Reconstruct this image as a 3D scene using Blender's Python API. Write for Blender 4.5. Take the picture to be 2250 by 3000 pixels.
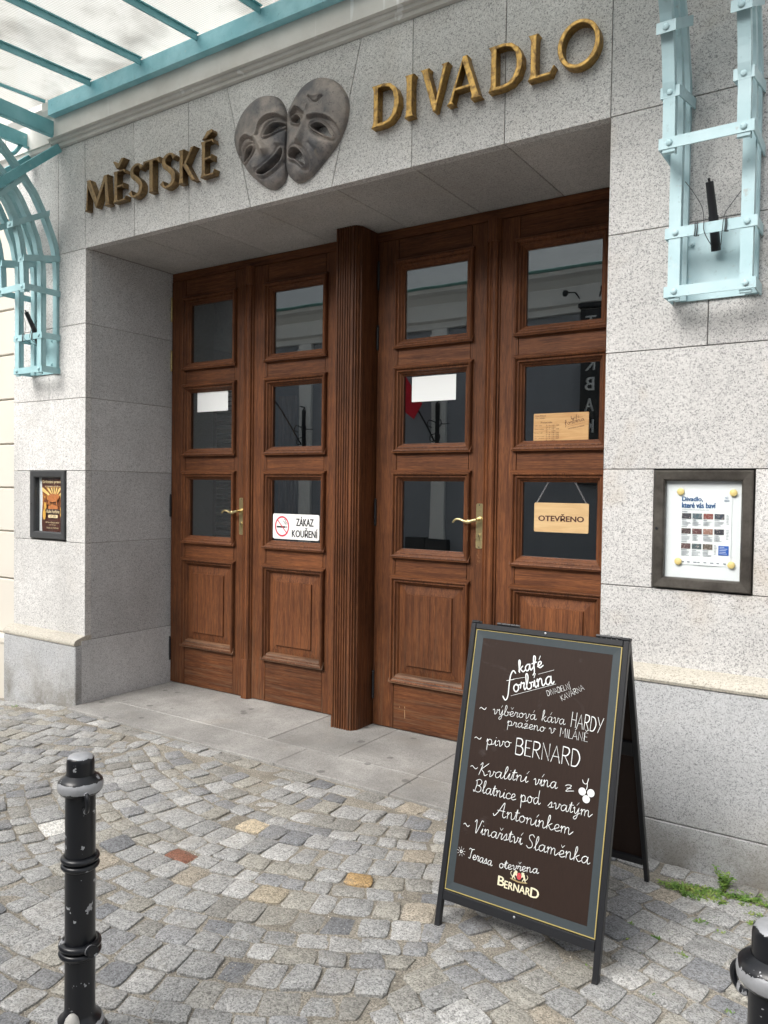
import bpy, math, random
import numpy as np
from mathutils import Vector, Matrix

random.seed(7)
rng = np.random.default_rng(11)
sc = bpy.context.scene
for o in list(bpy.data.objects):
    bpy.data.objects.remove(o)

# ------------------------------------------------------------------ camera
F_PX, YAW, PITCH, ROLL = 2317.67, math.radians(-33.4201), math.radians(-1.649), math.radians(0.7959)
CAM = Vector((1.0198, -3.3995, 1.5))
fw = Vector((math.sin(YAW)*math.cos(PITCH), math.cos(YAW)*math.cos(PITCH), math.sin(PITCH)))
rt0 = Vector((math.cos(YAW), -math.sin(YAW), 0)); up0 = rt0.cross(fw)
rt = math.cos(ROLL)*rt0 + math.sin(ROLL)*up0
up = -math.sin(ROLL)*rt0 + math.cos(ROLL)*up0
cd = bpy.data.cameras.new('camera'); cam = bpy.data.objects.new('camera', cd); sc.collection.objects.link(cam)
cam.matrix_world = Matrix(((rt.x, up.x, -fw.x, CAM.x), (rt.y, up.y, -fw.y, CAM.y), (rt.z, up.z, -fw.z, CAM.z), (0, 0, 0, 1)))
cd.sensor_fit = 'HORIZONTAL'; cd.sensor_width = 36; cd.lens = 36*F_PX/2250
cd.clip_start = 0.05; cd.clip_end = 500
sc.camera = cam

# ------------------------------------------------------------------ light
SUN_EL, SUN_AZ = math.radians(42), math.radians(198)      # azimuth from +Y clockwise: sun in front of the facade, a little left
w = bpy.data.worlds.new('World'); sc.world = w; w.use_nodes = True
nt = w.node_tree; nt.nodes.clear()
sky = nt.nodes.new('ShaderNodeTexSky'); sky.sky_type = 'NISHITA'; sky.sun_disc = False
sky.sun_elevation = SUN_EL; sky.sun_rotation = SUN_AZ; sky.air_density = 1.4; sky.dust_density = 6; sky.ozone_density = 1.0
hs = nt.nodes.new('ShaderNodeHueSaturation'); hs.inputs['Saturation'].default_value = 0.22
bg = nt.nodes.new('ShaderNodeBackground'); bg.inputs['Strength'].default_value = 0.15
wo = nt.nodes.new('ShaderNodeOutputWorld')
nt.links.new(sky.outputs[0], hs.inputs['Color']); nt.links.new(hs.outputs[0], bg.inputs['Color']); nt.links.new(bg.outputs[0], wo.inputs[0])
sd = bpy.data.lights.new('sun', 'SUN'); sd.energy = 1.15; sd.angle = math.radians(35); sd.color = (1.0, 0.965, 0.91)
sun = bpy.data.objects.new('sun', sd); sc.collection.objects.link(sun)
sdir = Vector((math.sin(SUN_AZ)*math.cos(SUN_EL), math.cos(SUN_AZ)*math.cos(SUN_EL), math.sin(SUN_EL)))
sun.rotation_euler = sdir.to_track_quat('Z', 'Y').to_euler()
sc.view_settings.view_transform = 'Standard'; sc.view_settings.look = 'None'
sc.view_settings.gamma = 1; sc.view_settings.use_curve_mapping = False
sc.view_settings.exposure = 0.74
sc.cycles.max_bounces = 8; sc.cycles.transparent_max_bounces = 12

# ------------------------------------------------------------------ material helpers
class N:
    def __init__(s, name):
        s.m = bpy.data.materials.new(name); s.m.use_nodes = True; s.t = s.m.node_tree
        s.b = s.t.nodes['Principled BSDF']; s.out = s.t.nodes['Material Output']
    def n(s, typ, ins=None, **kw):
        x = s.t.nodes.new(typ)
        for k, v in kw.items(): setattr(x, k, v)
        for k, v in (ins or {}).items():
            if hasattr(v, 'is_output'): s.t.links.new(v, x.inputs[k])
            else: x.inputs[k].default_value = v
        return x
    def set(s, **kw):
        for k, v in kw.items():
            k = k.replace('_', ' ')
            if hasattr(v, 'is_output'): s.t.links.new(v, s.b.inputs[k])
            else: s.b.inputs[k].default_value = v
    def pos(s, kind='world', scale=(1, 1, 1), rot=(0, 0, 0)):
        if kind == 'world': c = s.n('ShaderNodeNewGeometry').outputs['Position']
        else: c = s.n('ShaderNodeTexCoord').outputs['Object']
        return s.n('ShaderNodeMapping', {'Vector': c, 'Scale': scale, 'Rotation': rot}).outputs[0]
    def noise(s, vec, scale, detail=2, rough=.5, dist=0):
        return s.n('ShaderNodeTexNoise', {'Vector': vec, 'Scale': scale, 'Detail': detail, 'Roughness': rough, 'Distortion': dist}).outputs['Fac']
    def ramp(s, fac, stops, interp='LINEAR'):
        r = s.n('ShaderNodeValToRGB', {'Fac': fac}); cr = r.color_ramp; cr.interpolation = interp
        while len(cr.elements) < len(stops): cr.elements.new(.5)
        for e, (p, c) in zip(cr.elements, stops):
            e.position = p; e.color = (c, c, c, 1) if isinstance(c, (int, float)) else (*c, 1)
        return r.outputs[0]
    def mix(s, f, a, b, mode='MIX'):
        x = s.n('ShaderNodeMix', data_type='RGBA', blend_type=mode)
        for i, v in ((0, f), (6, a), (7, b)):
            if hasattr(v, 'is_output'): s.t.links.new(v, x.inputs[i])
            else: x.inputs[i].default_value = v if i == 0 else (*v, 1)
        return x.outputs[2]
    def math(s, op, a, b=0.0, clamp=False):
        x = s.n('ShaderNodeMath', operation=op, use_clamp=clamp)
        for i, v in ((0, a), (1, b)):
            if hasattr(v, 'is_output'): s.t.links.new(v, x.inputs[i])
            else: x.inputs[i].default_value = v
        return x.outputs[0]
    def bump(s, h, strength=.3, dist=.002):
        b = s.n('ShaderNodeBump', {'Height': h, 'Strength': strength, 'Distance': dist})
        s.t.links.new(b.outputs[0], s.b.inputs['Normal'])

def simple(name, col, rough=.6, metal=0, bump=0, bscale=80, var=0, vscale=6, coord='object', spec=.5):
    m = N(name); m.set(Roughness=rough, Metallic=metal); m.b.inputs['Specular IOR Level'].default_value = spec
    v = m.pos(coord)
    if var:
        f = m.noise(v, vscale, 4)
        m.set(Base_Color=m.mix(f, tuple(c*(1-var) for c in col), tuple(min(1, c*(1+var)) for c in col)))
    else: m.set(Base_Color=(*col, 1))
    if bump: m.bump(m.noise(v, bscale, 3), bump)
    return m.m

def granite(name, light, dark, amount=.5, sc1=150, stain=.12, bump=.25, rough=.75, warm=None, grime=0, spots=False):
    m = N(name); v = m.pos()
    a = m.noise(v, sc1, 1.5, .6)
    b = m.noise(v, sc1*2.3, 1, .5)
    sp = m.math('ADD', m.math('MULTIPLY', a, .62), m.math('MULTIPLY', b, .38))
    def cells(sc): return m.n('ShaderNodeSeparateColor', {0: m.n('ShaderNodeTexVoronoi', {'Vector': v, 'Scale': sc}).outputs['Color']}).outputs[0]
    f = m.ramp(m.math('ADD', m.math('MULTIPLY', cells(sc1*1.75), .60), m.math('MULTIPLY', cells(sc1*.85), .40)), [(.0, .0), (.20, .10), (.34, .60), (.62, .88), (1, 1)])
    f = m.math('ADD', f, m.math('MULTIPLY', m.math('SUBTRACT', m.noise(v, 14, 4, .7), .5), .22), True)
    col = m.mix(f, dark, light)
    wh = m.ramp(m.noise(v, sc1*1.4, 1), [(.62, 0), (.68, 1)])
    col = m.mix(m.math('MULTIPLY', wh, .5), col, tuple(min(1, c*1.35) for c in light))
    l1 = m.ramp(m.noise(v, 1.7, 5, .62), [(.3, 1-stain), (.68, 1.0+stain*.3)])
    col = m.mix(1.0, col, l1, 'MULTIPLY')
    # per-block tone
    rnd = m.n('ShaderNodeObjectInfo').outputs['Random']
    col = m.mix(1.0, col, m.ramp(rnd, [(0, .87), (1, 1.06)]), 'MULTIPLY')
    # vertical rain streaks
    vs = m.pos('world', (22, 22, .7))
    st = m.ramp(m.noise(vs, 1, 3), [(.56, 0), (.78, 1)])
    col = m.mix(m.math('MULTIPLY', st, stain*1.1), col, tuple(c*.55 for c in light))
    if warm:
        wf = m.ramp(m.noise(v, 2.3, 3, .6, .5), [(.55, 0), (.75, 1)])
        col = m.mix(m.math('MULTIPLY', wf, warm), col, (.42, .34, .24))
    if grime:
        gz = m.n('ShaderNodeSeparateXYZ', {0: m.n('ShaderNodeNewGeometry').outputs['Position']}).outputs[2]
        gm = m.n('ShaderNodeMapRange', {'Value': gz, 'From Min': .34, 'From Max': -.02, 'To Min': 0.0, 'To Max': 1.0}).outputs[0]
        gf = m.math('MULTIPLY', gm, m.ramp(m.noise(v, 5, 4, .65), [(.38, 0), (.62, 1)]))
        col = m.mix(m.math('MULTIPLY', gf, grime), col, (.16, .145, .115))
    if spots:
        w1 = m.ramp(m.noise(v, 2.4, 6, .68, .8), [(.42, 0), (.60, 1)]); col = m.mix(m.math('MULTIPLY', w1, .45), col, (.22, .213, .20))
        vo = m.n('ShaderNodeTexVoronoi', {'Vector': v, 'Scale': 5.5}).outputs['Distance']; vv = m.math('ADD', vo, m.math('MULTIPLY', m.noise(v, 40, 3), .10))
        col = m.mix(m.math('MULTIPLY', m.ramp(vv, [(.155, 1), (.185, 0)]), .6), col, (.09, .088, .085))
    m.set(Base_Color=col, Roughness=rough)
    m.bump(sp, bump, .0015)
    return m.m

G_LIGHT = granite('granite_wall', (.74, .73, .71), (.20, .20, .205), .45, 180, .19, warm=.10)
G_RIGHT = granite('granite_wall_pale', (.665, .655, .64), (.20, .20, .205), .45, 180, .15, warm=.42)
G_REVEAL = granite('granite_reveal', (.68, .685, .69), (.24, .245, .25), .465, 215, .17)
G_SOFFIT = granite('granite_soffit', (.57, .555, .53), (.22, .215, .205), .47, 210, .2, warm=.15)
G_PLINTH = granite('granite_plinth', (.54, .55, .56), (.20, .205, .215), .465, 210, .16, warm=.12, grime=.75)
G_CAP = granite('granite_plinth_cap', (.60, .565, .49), (.27, .245, .20), .44, 190, .14)
G_SLAB = granite('granite_slab', (.44, .43, .41), (.21, .205, .198), .46, 190, .48, bump=.5, warm=.16, spots=True)
MORTAR = simple('mortar', (.30, .285, .265), .95)
CORNICE = N('painted_plaster')
_v = CORNICE.pos(); _vs = CORNICE.pos('world', (7, 7, .5))
_c = CORNICE.mix(CORNICE.ramp(CORNICE.noise(_v, 3, 5, .6), [(.35, 0), (.7, 1)]), (.62, .60, .565), (.78, .765, .735))
_c = CORNICE.mix(CORNICE.math('MULTIPLY', CORNICE.ramp(CORNICE.noise(_vs, 2.2, 2), [(.66, 0), (.70, 1)]), .7), _c, (.92, .92, .91))
CORNICE.set(Base_Color=_c, Roughness=.85); CORNICE.bump(CORNICE.noise(_v, 60, 3), .15); CORNICE = CORNICE.m
STUCCO = simple('white_stucco', (.62, .585, .52), .9, bump=.2, bscale=120, var=.06, vscale=3, coord='world')

def wood(name, axis='z', base=(.150, .054, .021), dark=(.070, .024, .011), lite=(.30, .115, .038)):
    m = N(name)
    s = {'z': (1, 1, .040), 'x': (.040, 1, 1)}[axis]
    v = m.pos('world', s); vo = m.pos('world')
    g1 = m.noise(v, 44, 5, .6, .5)
    g2 = m.noise(v, 210, 2, .55)
    g3 = m.noise(v, 520, 1, .5)
    base_mix = m.mix(m.ramp(g1, [(.32, 0), (.62, 1)]), dark, base)
    c = m.mix(m.math('MULTIPLY', m.ramp(g2, [(.48, 0), (.74, 1)]), .45), base_mix, lite)
    c = m.mix(m.math('MULTIPLY', m.ramp(g3, [(.34, 1), (.47, 0)]), .55), c, (.035, .012, .006))
    lf = m.ramp(m.noise(vo, 2.6, 4, .55), [(.3, .72), (.7, 1.18)])
    c = m.mix(1.0, c, lf, 'MULTIPLY')
    rnd = m.n('ShaderNodeObjectInfo').outputs['Random']
    c = m.mix(1.0, c, m.ramp(rnd, [(0, .82), (1, 1.14)]), 'MULTIPLY')
    # sun-bleached patches where varnish wore off near the ground
    gz = m.n('ShaderNodeSeparateXYZ', {0: vo}).outputs[2]
    zf = m.n('ShaderNodeMapRange', {'Value': gz, 'From Min': .9, 'From Max': .0, 'To Min': 0.0, 'To Max': 1.0}).outputs[0]
    wf = m.math('MULTIPLY', zf, m.ramp(m.noise(v, 60, 3, .7), [(.50, 0), (.66, 1)]))
    c = m.mix(m.math('MULTIPLY', wf, .45), c, (.15, .098, .062))
    m.set(Base_Color=c, Roughness=m.ramp(g2, [(.3, .62), (.7, .46)]))
    m.b.inputs['Specular IOR Level'].default_value = .24
    m.bump(m.math('ADD', g2, g3), .35, .0012)
    return m.m
WV = wood('oak_vertical', 'z'); WH = wood('oak_horizontal', 'x')
WDARK = wood('oak_dark', 'z', (.15, .052, .022), (.06, .022, .011), (.26, .10, .036))
WWORN = wood('oak_weathered_sill', 'x', (.17, .085, .045), (.045, .022, .014), (.30, .19, .11))

def teal(name, a, b, rust=.0):  # weathered paint with grime and a little rust
    m = N(name); v = m.pos()
    c = m.mix(m.ramp(m.noise(v, 5, 5, .6), [(.35, 0), (.7, 1)]), a, b)
    c = m.mix(m.math('MULTIPLY', m.ramp(m.noise(v, 34, 3, .6), [(.63, 0), (.70, 1)]), .32), c, tuple(x*.6 for x in a))
    c = m.mix(m.math('MULTIPLY', m.ramp(m.noise(v, 9, 4, .7), [(.66, 0), (.74, 1)]), .35), c, (.62, .66, .62))
    if rust: c = m.mix(m.math('MULTIPLY', m.ramp(m.noise(v, 13, 4, .7), [(.64, 0), (.72, 1)]), rust), c, (.28, .13, .05))
    m.set(Base_Color=c, Roughness=.5); m.bump(m.noise(v, 70, 3), .12)
    return m.m
TEAL_BEAM = teal('lit_teal_paint', (.20, .50, .58), (.37, .70, .78), .14); TEAL = teal('teal_paint', (.14, .39, .43), (.24, .53, .58)); TEAL_PALE = teal('pale_teal_paint', (.36, .53, .57), (.47, .63, .67), .30)  # beam paint: brighter copy of the teal, its daylight put into the colour
TEAL_LEFT = teal('faded_teal_paint', (.28, .48, .51), (.40, .61, .645), .22)

def glass(name, ior=1.85, tint=(.75, .8, .8), rough=0.0):
    m = N(name); m.t.nodes.remove(m.b)
    tr = m.n('ShaderNodeBsdfTransparent', {'Color': (*tint, 1)}); gl = m.n('ShaderNodeBsdfGlossy', {'Roughness': rough, 'Color': (.92, .96, 1, 1)})
    v = m.pos('world'); bp_ = m.n('ShaderNodeBump', {'Height': m.noise(v, 3, 1), 'Strength': .012, 'Distance': .02})
    m.t.links.new(bp_.outputs[0], gl.inputs['Normal'])
    bf = m.n('ShaderNodeNewGeometry').outputs['Backfacing']      # the same reflectance on entering and on leaving the thin pane
    fr = m.n('ShaderNodeFresnel', {'IOR': m.math('ADD', ior, m.math('MULTIPLY', bf, 1/ior-ior))})
    mx = m.n('ShaderNodeMixShader', {0: fr.outputs[0], 1: tr.outputs[0], 2: gl.outputs[0]})
    m.t.links.new(mx.outputs[0], m.out.inputs[0]); return m.m
GLASS = glass('door_glass', 2.35); CASE_GLASS = glass('case_glass', 1.22, (.97, .98, .98))
def wired():
    m = N('wired_glass'); m.t.nodes.remove(m.b); v = m.pos('world')
    sx = m.n('ShaderNodeSeparateXYZ', {0: v})
    def line(o, per, th):
        k = m.math('FRACT', m.math('MULTIPLY', o, 1/per)); return m.math('LESS_THAN', k, th)
    ln = m.math('MAXIMUM', line(sx.outputs[0], .016, .16), line(sx.outputs[1], .016, .16))
    dirt = m.ramp(m.noise(v, 2.1, 5, .62, .3), [(.50, 0), (.78, 1)]); sp = m.ramp(m.noise(v, 38, 3, .7), [(.70, 0), (.74, 1)])
    d = m.math('MINIMUM', m.math('ADD', m.math('MULTIPLY', dirt, .46), m.math('ADD', m.math('MULTIPLY', sp, .5), m.math('MULTIPLY', ln, .42))), .9)
    col = m.mix(d, (.79, .80, .79), (.20, .195, .18))
    tr = m.n('ShaderNodeBsdfTransparent', {'Color': col}); tl = m.n('ShaderNodeBsdfTranslucent', {'Color': col}); gl = m.n('ShaderNodeBsdfGlossy', {'Roughness': .12})
    a = m.n('ShaderNodeMixShader', {0: .38, 1: tr.outputs[0], 2: tl.outputs[0]}); b = m.n('ShaderNodeMixShader', {0: .06, 1: a.outputs[0], 2: gl.outputs[0]})
    m.t.links.new(b.outputs[0], m.out.inputs[0]); return m.m
WIRED = wired()

def bronze(name, a, b, pat, amt, rough=.38):
    m = N(name); v = m.pos()
    f = m.math('MULTIPLY', m.ramp(m.noise(v, 42, 5, .7, .4), [(amt-.1, 1), (amt+.08, 0)]), .75)
    c = m.mix(m.noise(v, 8, 3), a, b); c = m.mix(f, c, pat)
    m.set(Base_Color=c, Metallic=m.math('SUBTRACT', .95, m.math('MULTIPLY', f, .45)), Roughness=m.math('ADD', rough, m.math('MULTIPLY', f, .25)))
    m.bump(m.noise(v, 90, 3), .2); return m.m
BRASS = bronze('gilded_bronze', (.38, .235, .075), (.52, .335, .115), (.13, .075, .04), .46)
BRASS_DARK = bronze('bronze_dim_reflection', (.22, .15, .08), (.32, .215, .105), (.11, .075, .045), .46, .42)  # darker copy of the letter bronze; dim slanting reflection put into the colour
HANDLE = bronze('brass', (.55, .45, .22), (.68, .57, .32), (.30, .22, .09), .40, .3)
MASKM = N('mask_patina'); _v = MASKM.pos()
_c = MASKM.mix(MASKM.ramp(MASKM.noise(_v, 7, 5, .6), [(.35, 0), (.68, 1)]), (.12, .118, .125), (.40, .345, .305))
_c = MASKM.mix(MASKM.math('MULTIPLY', MASKM.ramp(MASKM.noise(_v, 48, 4, .75, 1.5), [(.58, 0), (.66, 1)]), .75), _c, (.05, .048, .055))
_c = MASKM.mix(MASKM.math('MULTIPLY', MASKM.ramp(MASKM.noise(_v, 16, 4, .7), [(.62, 0), (.76, 1)]), .45), _c, (.42, .36, .27))
MASKM.set(Base_Color=_c, Roughness=.55, Metallic=.35); MASKM.bump(MASKM.noise(_v, 65, 6, .7, 1.5), .8, .004); MASKM = MASKM.m

BLACK = simple('black_plastic', (.012, .013, .016), .42, bump=.08)
DARKMETAL = N('case_metal'); _v = DARKMETAL.pos()
DARKMETAL.set(Base_Color=DARKMETAL.mix(DARKMETAL.ramp(DARKMETAL.noise(_v, 9, 5, .7), [(.4, 0), (.75, 1)]), (.055, .048, .042), (.13, .12, .105)), Roughness=.42, Metallic=.55); DARKMETAL = DARKMETAL.m
CASE_GREY = simple('case_metal_grey', (.055, .057, .06), .5, .3, var=.3, vscale=14)
WHITE = simple('white_paper', (.80, .82, .82), .6); CASEWHITE = simple('white_backing', (.76, .78, .79), .5)
INK = simple('black_ink', (.012, .012, .014), .5); BLUEINK = simple('blue_ink', (.03, .10, .24), .5); RED = simple('red_ink', (.62, .03, .07), .5)
GREYINK = simple('grey_ink', (.16, .18, .22), .6); BLUEBOX = simple('blue_box_ink', (.02, .10, .42), .5)
BROWNINK = simple('burnt_wood_ink', (.075, .025, .015), .7)
def ply(name, a, b):
    m = N(name); v = m.pos('object', (.12, 1, 1)); f = m.noise(v, 45, 4, .6, .6)
    m.set(Base_Color=m.mix(m.ramp(f, [(.4, 0), (.62, 1)]), a, b), Roughness=.5); return m.m
PLY = ply('pale_plywood', (.56, .37, .18), (.64, .45, .23)); PLY2 = ply('honey_plywood', (.50, .28, .11), (.60, .37, .16))
BOARDBROWN = N('brown_board'); _v = BOARDBROWN.pos('object'); _vv = BOARDBROWN.pos('object', (1, 1, 1))
_c = BOARDBROWN.mix(BOARDBROWN.noise(BOARDBROWN.pos('object', (6, 1, 1)), 30, 3), (.020, .011, .008), (.031, .017, .012))
_c = BOARDBROWN.mix(BOARDBROWN.math('MULTIPLY', BOARDBROWN.ramp(BOARDBROWN.noise(_v, 5, 5, .7, 1), [(.60, 0), (.78, 1)]), .14), _c, (.30, .28, .28))
BOARDBROWN.b.inputs['Specular IOR Level'].default_value = .25; BOARDBROWN.set(Base_Color=_c, Roughness=.6); BOARDBROWN = BOARDBROWN.m
BOARDTEAL = simple('slate_green_print', (.036, .049, .056), .6, var=.12, vscale=60); GOLD = simple('gold_line', (.42, .34, .12), .5); CREAM = simple('cream_print', (.82, .76, .55), .5)
CHALK = simple('chalk_marker', (.78, .80, .80), .7, var=.16, vscale=70)
def chipped(name, thr, ztop):
    m = N(name); v = m.pos('object')
    n1 = m.noise(v, 15, 6, .72)
    f = m.ramp(m.noise(v, 34, 3, .6), [(thr, 0), (thr+.010, 1)])
    # wear on the upward faces and the projecting rings of the post
    r = m.n('ShaderNodeVectorMath', {0: v, 1: (1, 1, 0)}, operation='MULTIPLY'); ln = m.n('ShaderNodeVectorMath', {0: r.outputs[0]}, operation='LENGTH').outputs['Value']
    z = m.n('ShaderNodeSeparateXYZ', {0: v}).outputs[2]
    topf = m.n('ShaderNodeMapRange', {'Value': z, 'From Min': ztop-.016, 'From Max': ztop-.003}).outputs[0]
    ring = m.n('ShaderNodeMapRange', {'Value': ln, 'From Min': .0530, 'From Max': .0590}).outputs[0]
    wv = m.math('MULTIPLY', m.math('MAXIMUM', topf, ring), m.math('LESS_THAN', ln, .0625))
    f2 = m.ramp(m.math('ADD', wv, m.math('MULTIPLY', m.math('SUBTRACT', m.noise(v, 26, 4, .7), .5), 1.6)), [(.70, 0), (.73, 1)])
    f = m.math('MAXIMUM', f, m.math('MULTIPLY', f2, m.math('GREATER_THAN', wv, .05)))
    c = m.mix(f, (.009, .010, .013), m.mix(m.noise(v, 60, 3), (.30, .31, .33), (.50, .51, .53)))
    m.set(Base_Color=c, Roughness=m.math('ADD', .28, m.math('MULTIPLY', f, .22)), Metallic=m.math('MULTIPLY', f, .3))
    m.bump(m.math('SUBTRACT', m.noise(v, 90, 3), m.math('MULTIPLY', f, 1.5)), .25, .001); return m.m
POST = chipped('chipped_black_paint', .652, .784)

def stone_mat():
    m = N('sett_stone'); v = m.pos('world')
    tone = m.n('ShaderNodeVertexColor', layer_name='tone').outputs['Color']
    a = m.n('ShaderNodeSeparateColor', {0: m.n('ShaderNodeTexVoronoi', {'Vector': v, 'Scale': 240.0}).outputs['Color']}).outputs[0]; b = m.noise(v, 46, 4, .65, .8); c = m.noise(v, 420, 1)
    k = m.ramp(m.math('ADD', m.math('MULTIPLY', a, .7), m.math('MULTIPLY', c, .3)), [(.14, .52), (.42, 1.05), (.85, 1.55)])
    col = m.mix(1.0, tone, k, 'MULTIPLY')
    col = m.mix(1.0, col, m.ramp(b, [(.3, .72), (.7, 1.22)]), 'MULTIPLY')
    col = m.mix(m.math('MULTIPLY', m.ramp(m.noise(v, 9, 5, .7), [(.52, 0), (.70, 1)]), .35), col, (.33, .305, .26))
    m.set(Base_Color=col, Roughness=.72); m.bump(m.math('ADD', m.math('MULTIPLY', b, 1.8), a), .55, .004); return m.m
STONE = stone_mat()
GRIT = N('gravel_bedding'); _v = GRIT.pos()
_k = GRIT.noise(_v, 160, 3, .7)
_c = GRIT.mix(GRIT.ramp(_k, [(.38, 0), (.62, 1)]), (.15, .138, .116), (.48, .44, .37))
_c = GRIT.mix(GRIT.ramp(GRIT.noise(_v, 5, 4), [(.4, 0), (.7, .6)]), _c, (.14, .125, .10))
GRIT.set(Base_Color=_c, Roughness=.95); GRIT.bump(_k, .8, .006); GRIT = GRIT.m
PEBBLE = N('pebble'); _v = PEBBLE.pos(); PEBBLE.set(Base_Color=PEBBLE.ramp(PEBBLE.noise(_v, 90, 1), [(.35, (.20, .17, .14)), (.5, (.42, .38, .32)), (.66, (.70, .67, .62))]), Roughness=.85); PEBBLE = PEBBLE.m
LEAF = N('weed_leaf'); _v = LEAF.pos(); LEAF.set(Base_Color=LEAF.ramp(LEAF.noise(_v, 30, 2), [(.3, (.07, .16, .025)), (.5, (.16, .29, .05)), (.72, (.30, .34, .09))]), Roughness=.6); LEAF = LEAF.m
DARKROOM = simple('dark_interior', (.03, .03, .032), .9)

# ------------------------------------------------------------------ mesh helpers
class MB:
    def __init__(s): s.v = []; s.f = []; s.mi = []; s.cur = 0
    def add(s, vs, fs):
        o = len(s.v); s.v += [tuple(p) for p in vs]; s.f += [tuple(i+o for i in f) for f in fs]; s.mi += [s.cur]*len(fs); return s
    def box(s, x0, x1, y0, y1, z0, z1, c=0.0):
        if c <= 0:
            vs = [(x, y, z) for z in (z0, z1) for y in (y0, y1) for x in (x0, x1)]
            return s.add(vs, [(0, 2, 3, 1), (4, 5, 7, 6), (0, 1, 5, 4), (2, 6, 7, 3), (0, 4, 6, 2), (1, 3, 7, 5)])
        vs = []; idx = {}
        X = ((x0, x0+c), (x1, x1-c)); Y = ((y0, y0+c), (y1, y1-c)); Z = ((z0, z0+c), (z1, z1-c))
        for i in (0, 1):
            for j in (0, 1):
                for k in (0, 1):
                    for a in range(3):
                        idx[i, j, k, a] = len(vs)
                        vs.append((X[i][0 if a == 0 else 1], Y[j][0 if a == 1 else 1], Z[k][0 if a == 2 else 1]))
        F = []
        F += [(idx[0, 0, 0, 0], idx[0, 0, 1, 0], idx[0, 1, 1, 0], idx[0, 1, 0, 0]), (idx[1, 0, 0, 0], idx[1, 1, 0, 0], idx[1, 1, 1, 0], idx[1, 0, 1, 0])]
        F += [(idx[0, 0, 0, 1], idx[1, 0, 0, 1], idx[1, 0, 1, 1], idx[0, 0, 1, 1]), (idx[0, 1, 0, 1], idx[0, 1, 1, 1], idx[1, 1, 1, 1], idx[1, 1, 0, 1])]
        F += [(idx[0, 0, 0, 2], idx[0, 1, 0, 2], idx[1, 1, 0, 2], idx[1, 0, 0, 2]), (idx[0, 0, 1, 2], idx[1, 0, 1, 2], idx[1, 1, 1, 2], idx[0, 1, 1, 2])]
        for i in (0, 1):
            for j in (0, 1): F.append((idx[i, j, 0, 0], idx[i, j, 0, 1], idx[i, j, 1, 1], idx[i, j, 1, 0]))
        for i in (0, 1):
            for k in (0, 1): F.append((idx[i, 0, k, 0], idx[i, 0, k, 2], idx[i, 1, k, 2], idx[i, 1, k, 0]))
        for j in (0, 1):
            for k in (0, 1): F.append((idx[0, j, k, 1], idx[0, j, k, 2], idx[1, j, k, 2], idx[1, j, k, 1]))
        for i in (0, 1):
            for j in (0, 1):
                for k in (0, 1): F.append((idx[i, j, k, 0], idx[i, j, k, 1], idx[i, j, k, 2]))
        return s.add(vs, F)
    def prism(s, pts, a, b, plane='xz'):
        # pts polygon (u,v) extruded along the third axis from a to b
        n = len(pts)
        mk = {'xz': lambda u, v, t: (u, t, v), 'yz': lambda u, v, t: (t, u, v), 'xy': lambda u, v, t: (u, v, t)}[plane]
        vs = [mk(u, v, a) for u, v in pts] + [mk(u, v, b) for u, v in pts]
        return s.add(vs, [tuple(range(n)), tuple(range(2*n-1, n-1, -1))] + [(i, (i+1) % n, n+(i+1) % n, n+i) for i in range(n)])
    def lathe(s, prof, c=(0, 0, 0), seg=28):
        vs = []; n = len(prof)
        for i in range(seg):
            a = 2*math.pi*i/seg
            for r, z in prof: vs.append((c[0]+r*math.cos(a), c[1]+r*math.sin(a), c[2]+z))
        fs = [(i*n+j, ((i+1) % seg)*n+j, ((i+1) % seg)*n+j+1, i*n+j+1) for i in range(seg) for j in range(n-1)]
        return s.add(vs, fs)
    def tube(s, path, r, seg=8, caps=True):
        P = [Vector(p) for p in path]; n = len(P)
        R = r if isinstance(r, (list, tuple)) else [r]*n
        vs = []; prev = None
        for i, p in enumerate(P):
            t = (P[min(i+1, n-1)]-P[max(i-1, 0)]).normalized()
            if prev is None: prev = t.orthogonal().normalized()
            u = (prev - t*prev.dot(t)).normalized(); prev = u; w_ = t.cross(u)
            for k in range(seg):
                a = 2*math.pi*k/seg; vs.append(p+R[i]*(math.cos(a)*u+math.sin(a)*w_))
        fs = [(i*seg+k, i*seg+(k+1) % seg, (i+1)*seg+(k+1) % seg, (i+1)*seg+k) for i in range(n-1) for k in range(seg)]
        if caps: fs += [tuple(range(seg))[::-1], tuple(range((n-1)*seg, n*seg))]
        return s.add(vs, fs)
    def sphere(s, c, r, seg=10, rings=6, sq=(1, 1, 1)):
        vs = []; fs = []
        for i in range(rings+1):
            th = math.pi*i/rings
            for k in range(seg):
                a = 2*math.pi*k/seg; vs.append((c[0]+sq[0]*r*math.sin(th)*math.cos(a), c[1]+sq[1]*r*math.sin(th)*math.sin(a), c[2]+sq[2]*r*math.cos(th)))
        for i in range(rings):
            for k in range(seg): fs.append((i*seg+k, (i+1)*seg+k, (i+1)*seg+(k+1) % seg, i*seg+(k+1) % seg))
        return s.add(vs, fs)
    def quadgrid(s, G):
        n, m_ = len(G), len(G[0]); return s.add([p for r in G for p in r], [(i*m_+j, i*m_+j+1, (i+1)*m_+j+1, (i+1)*m_+j) for i in range(n-1) for j in range(m_-1)])
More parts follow.
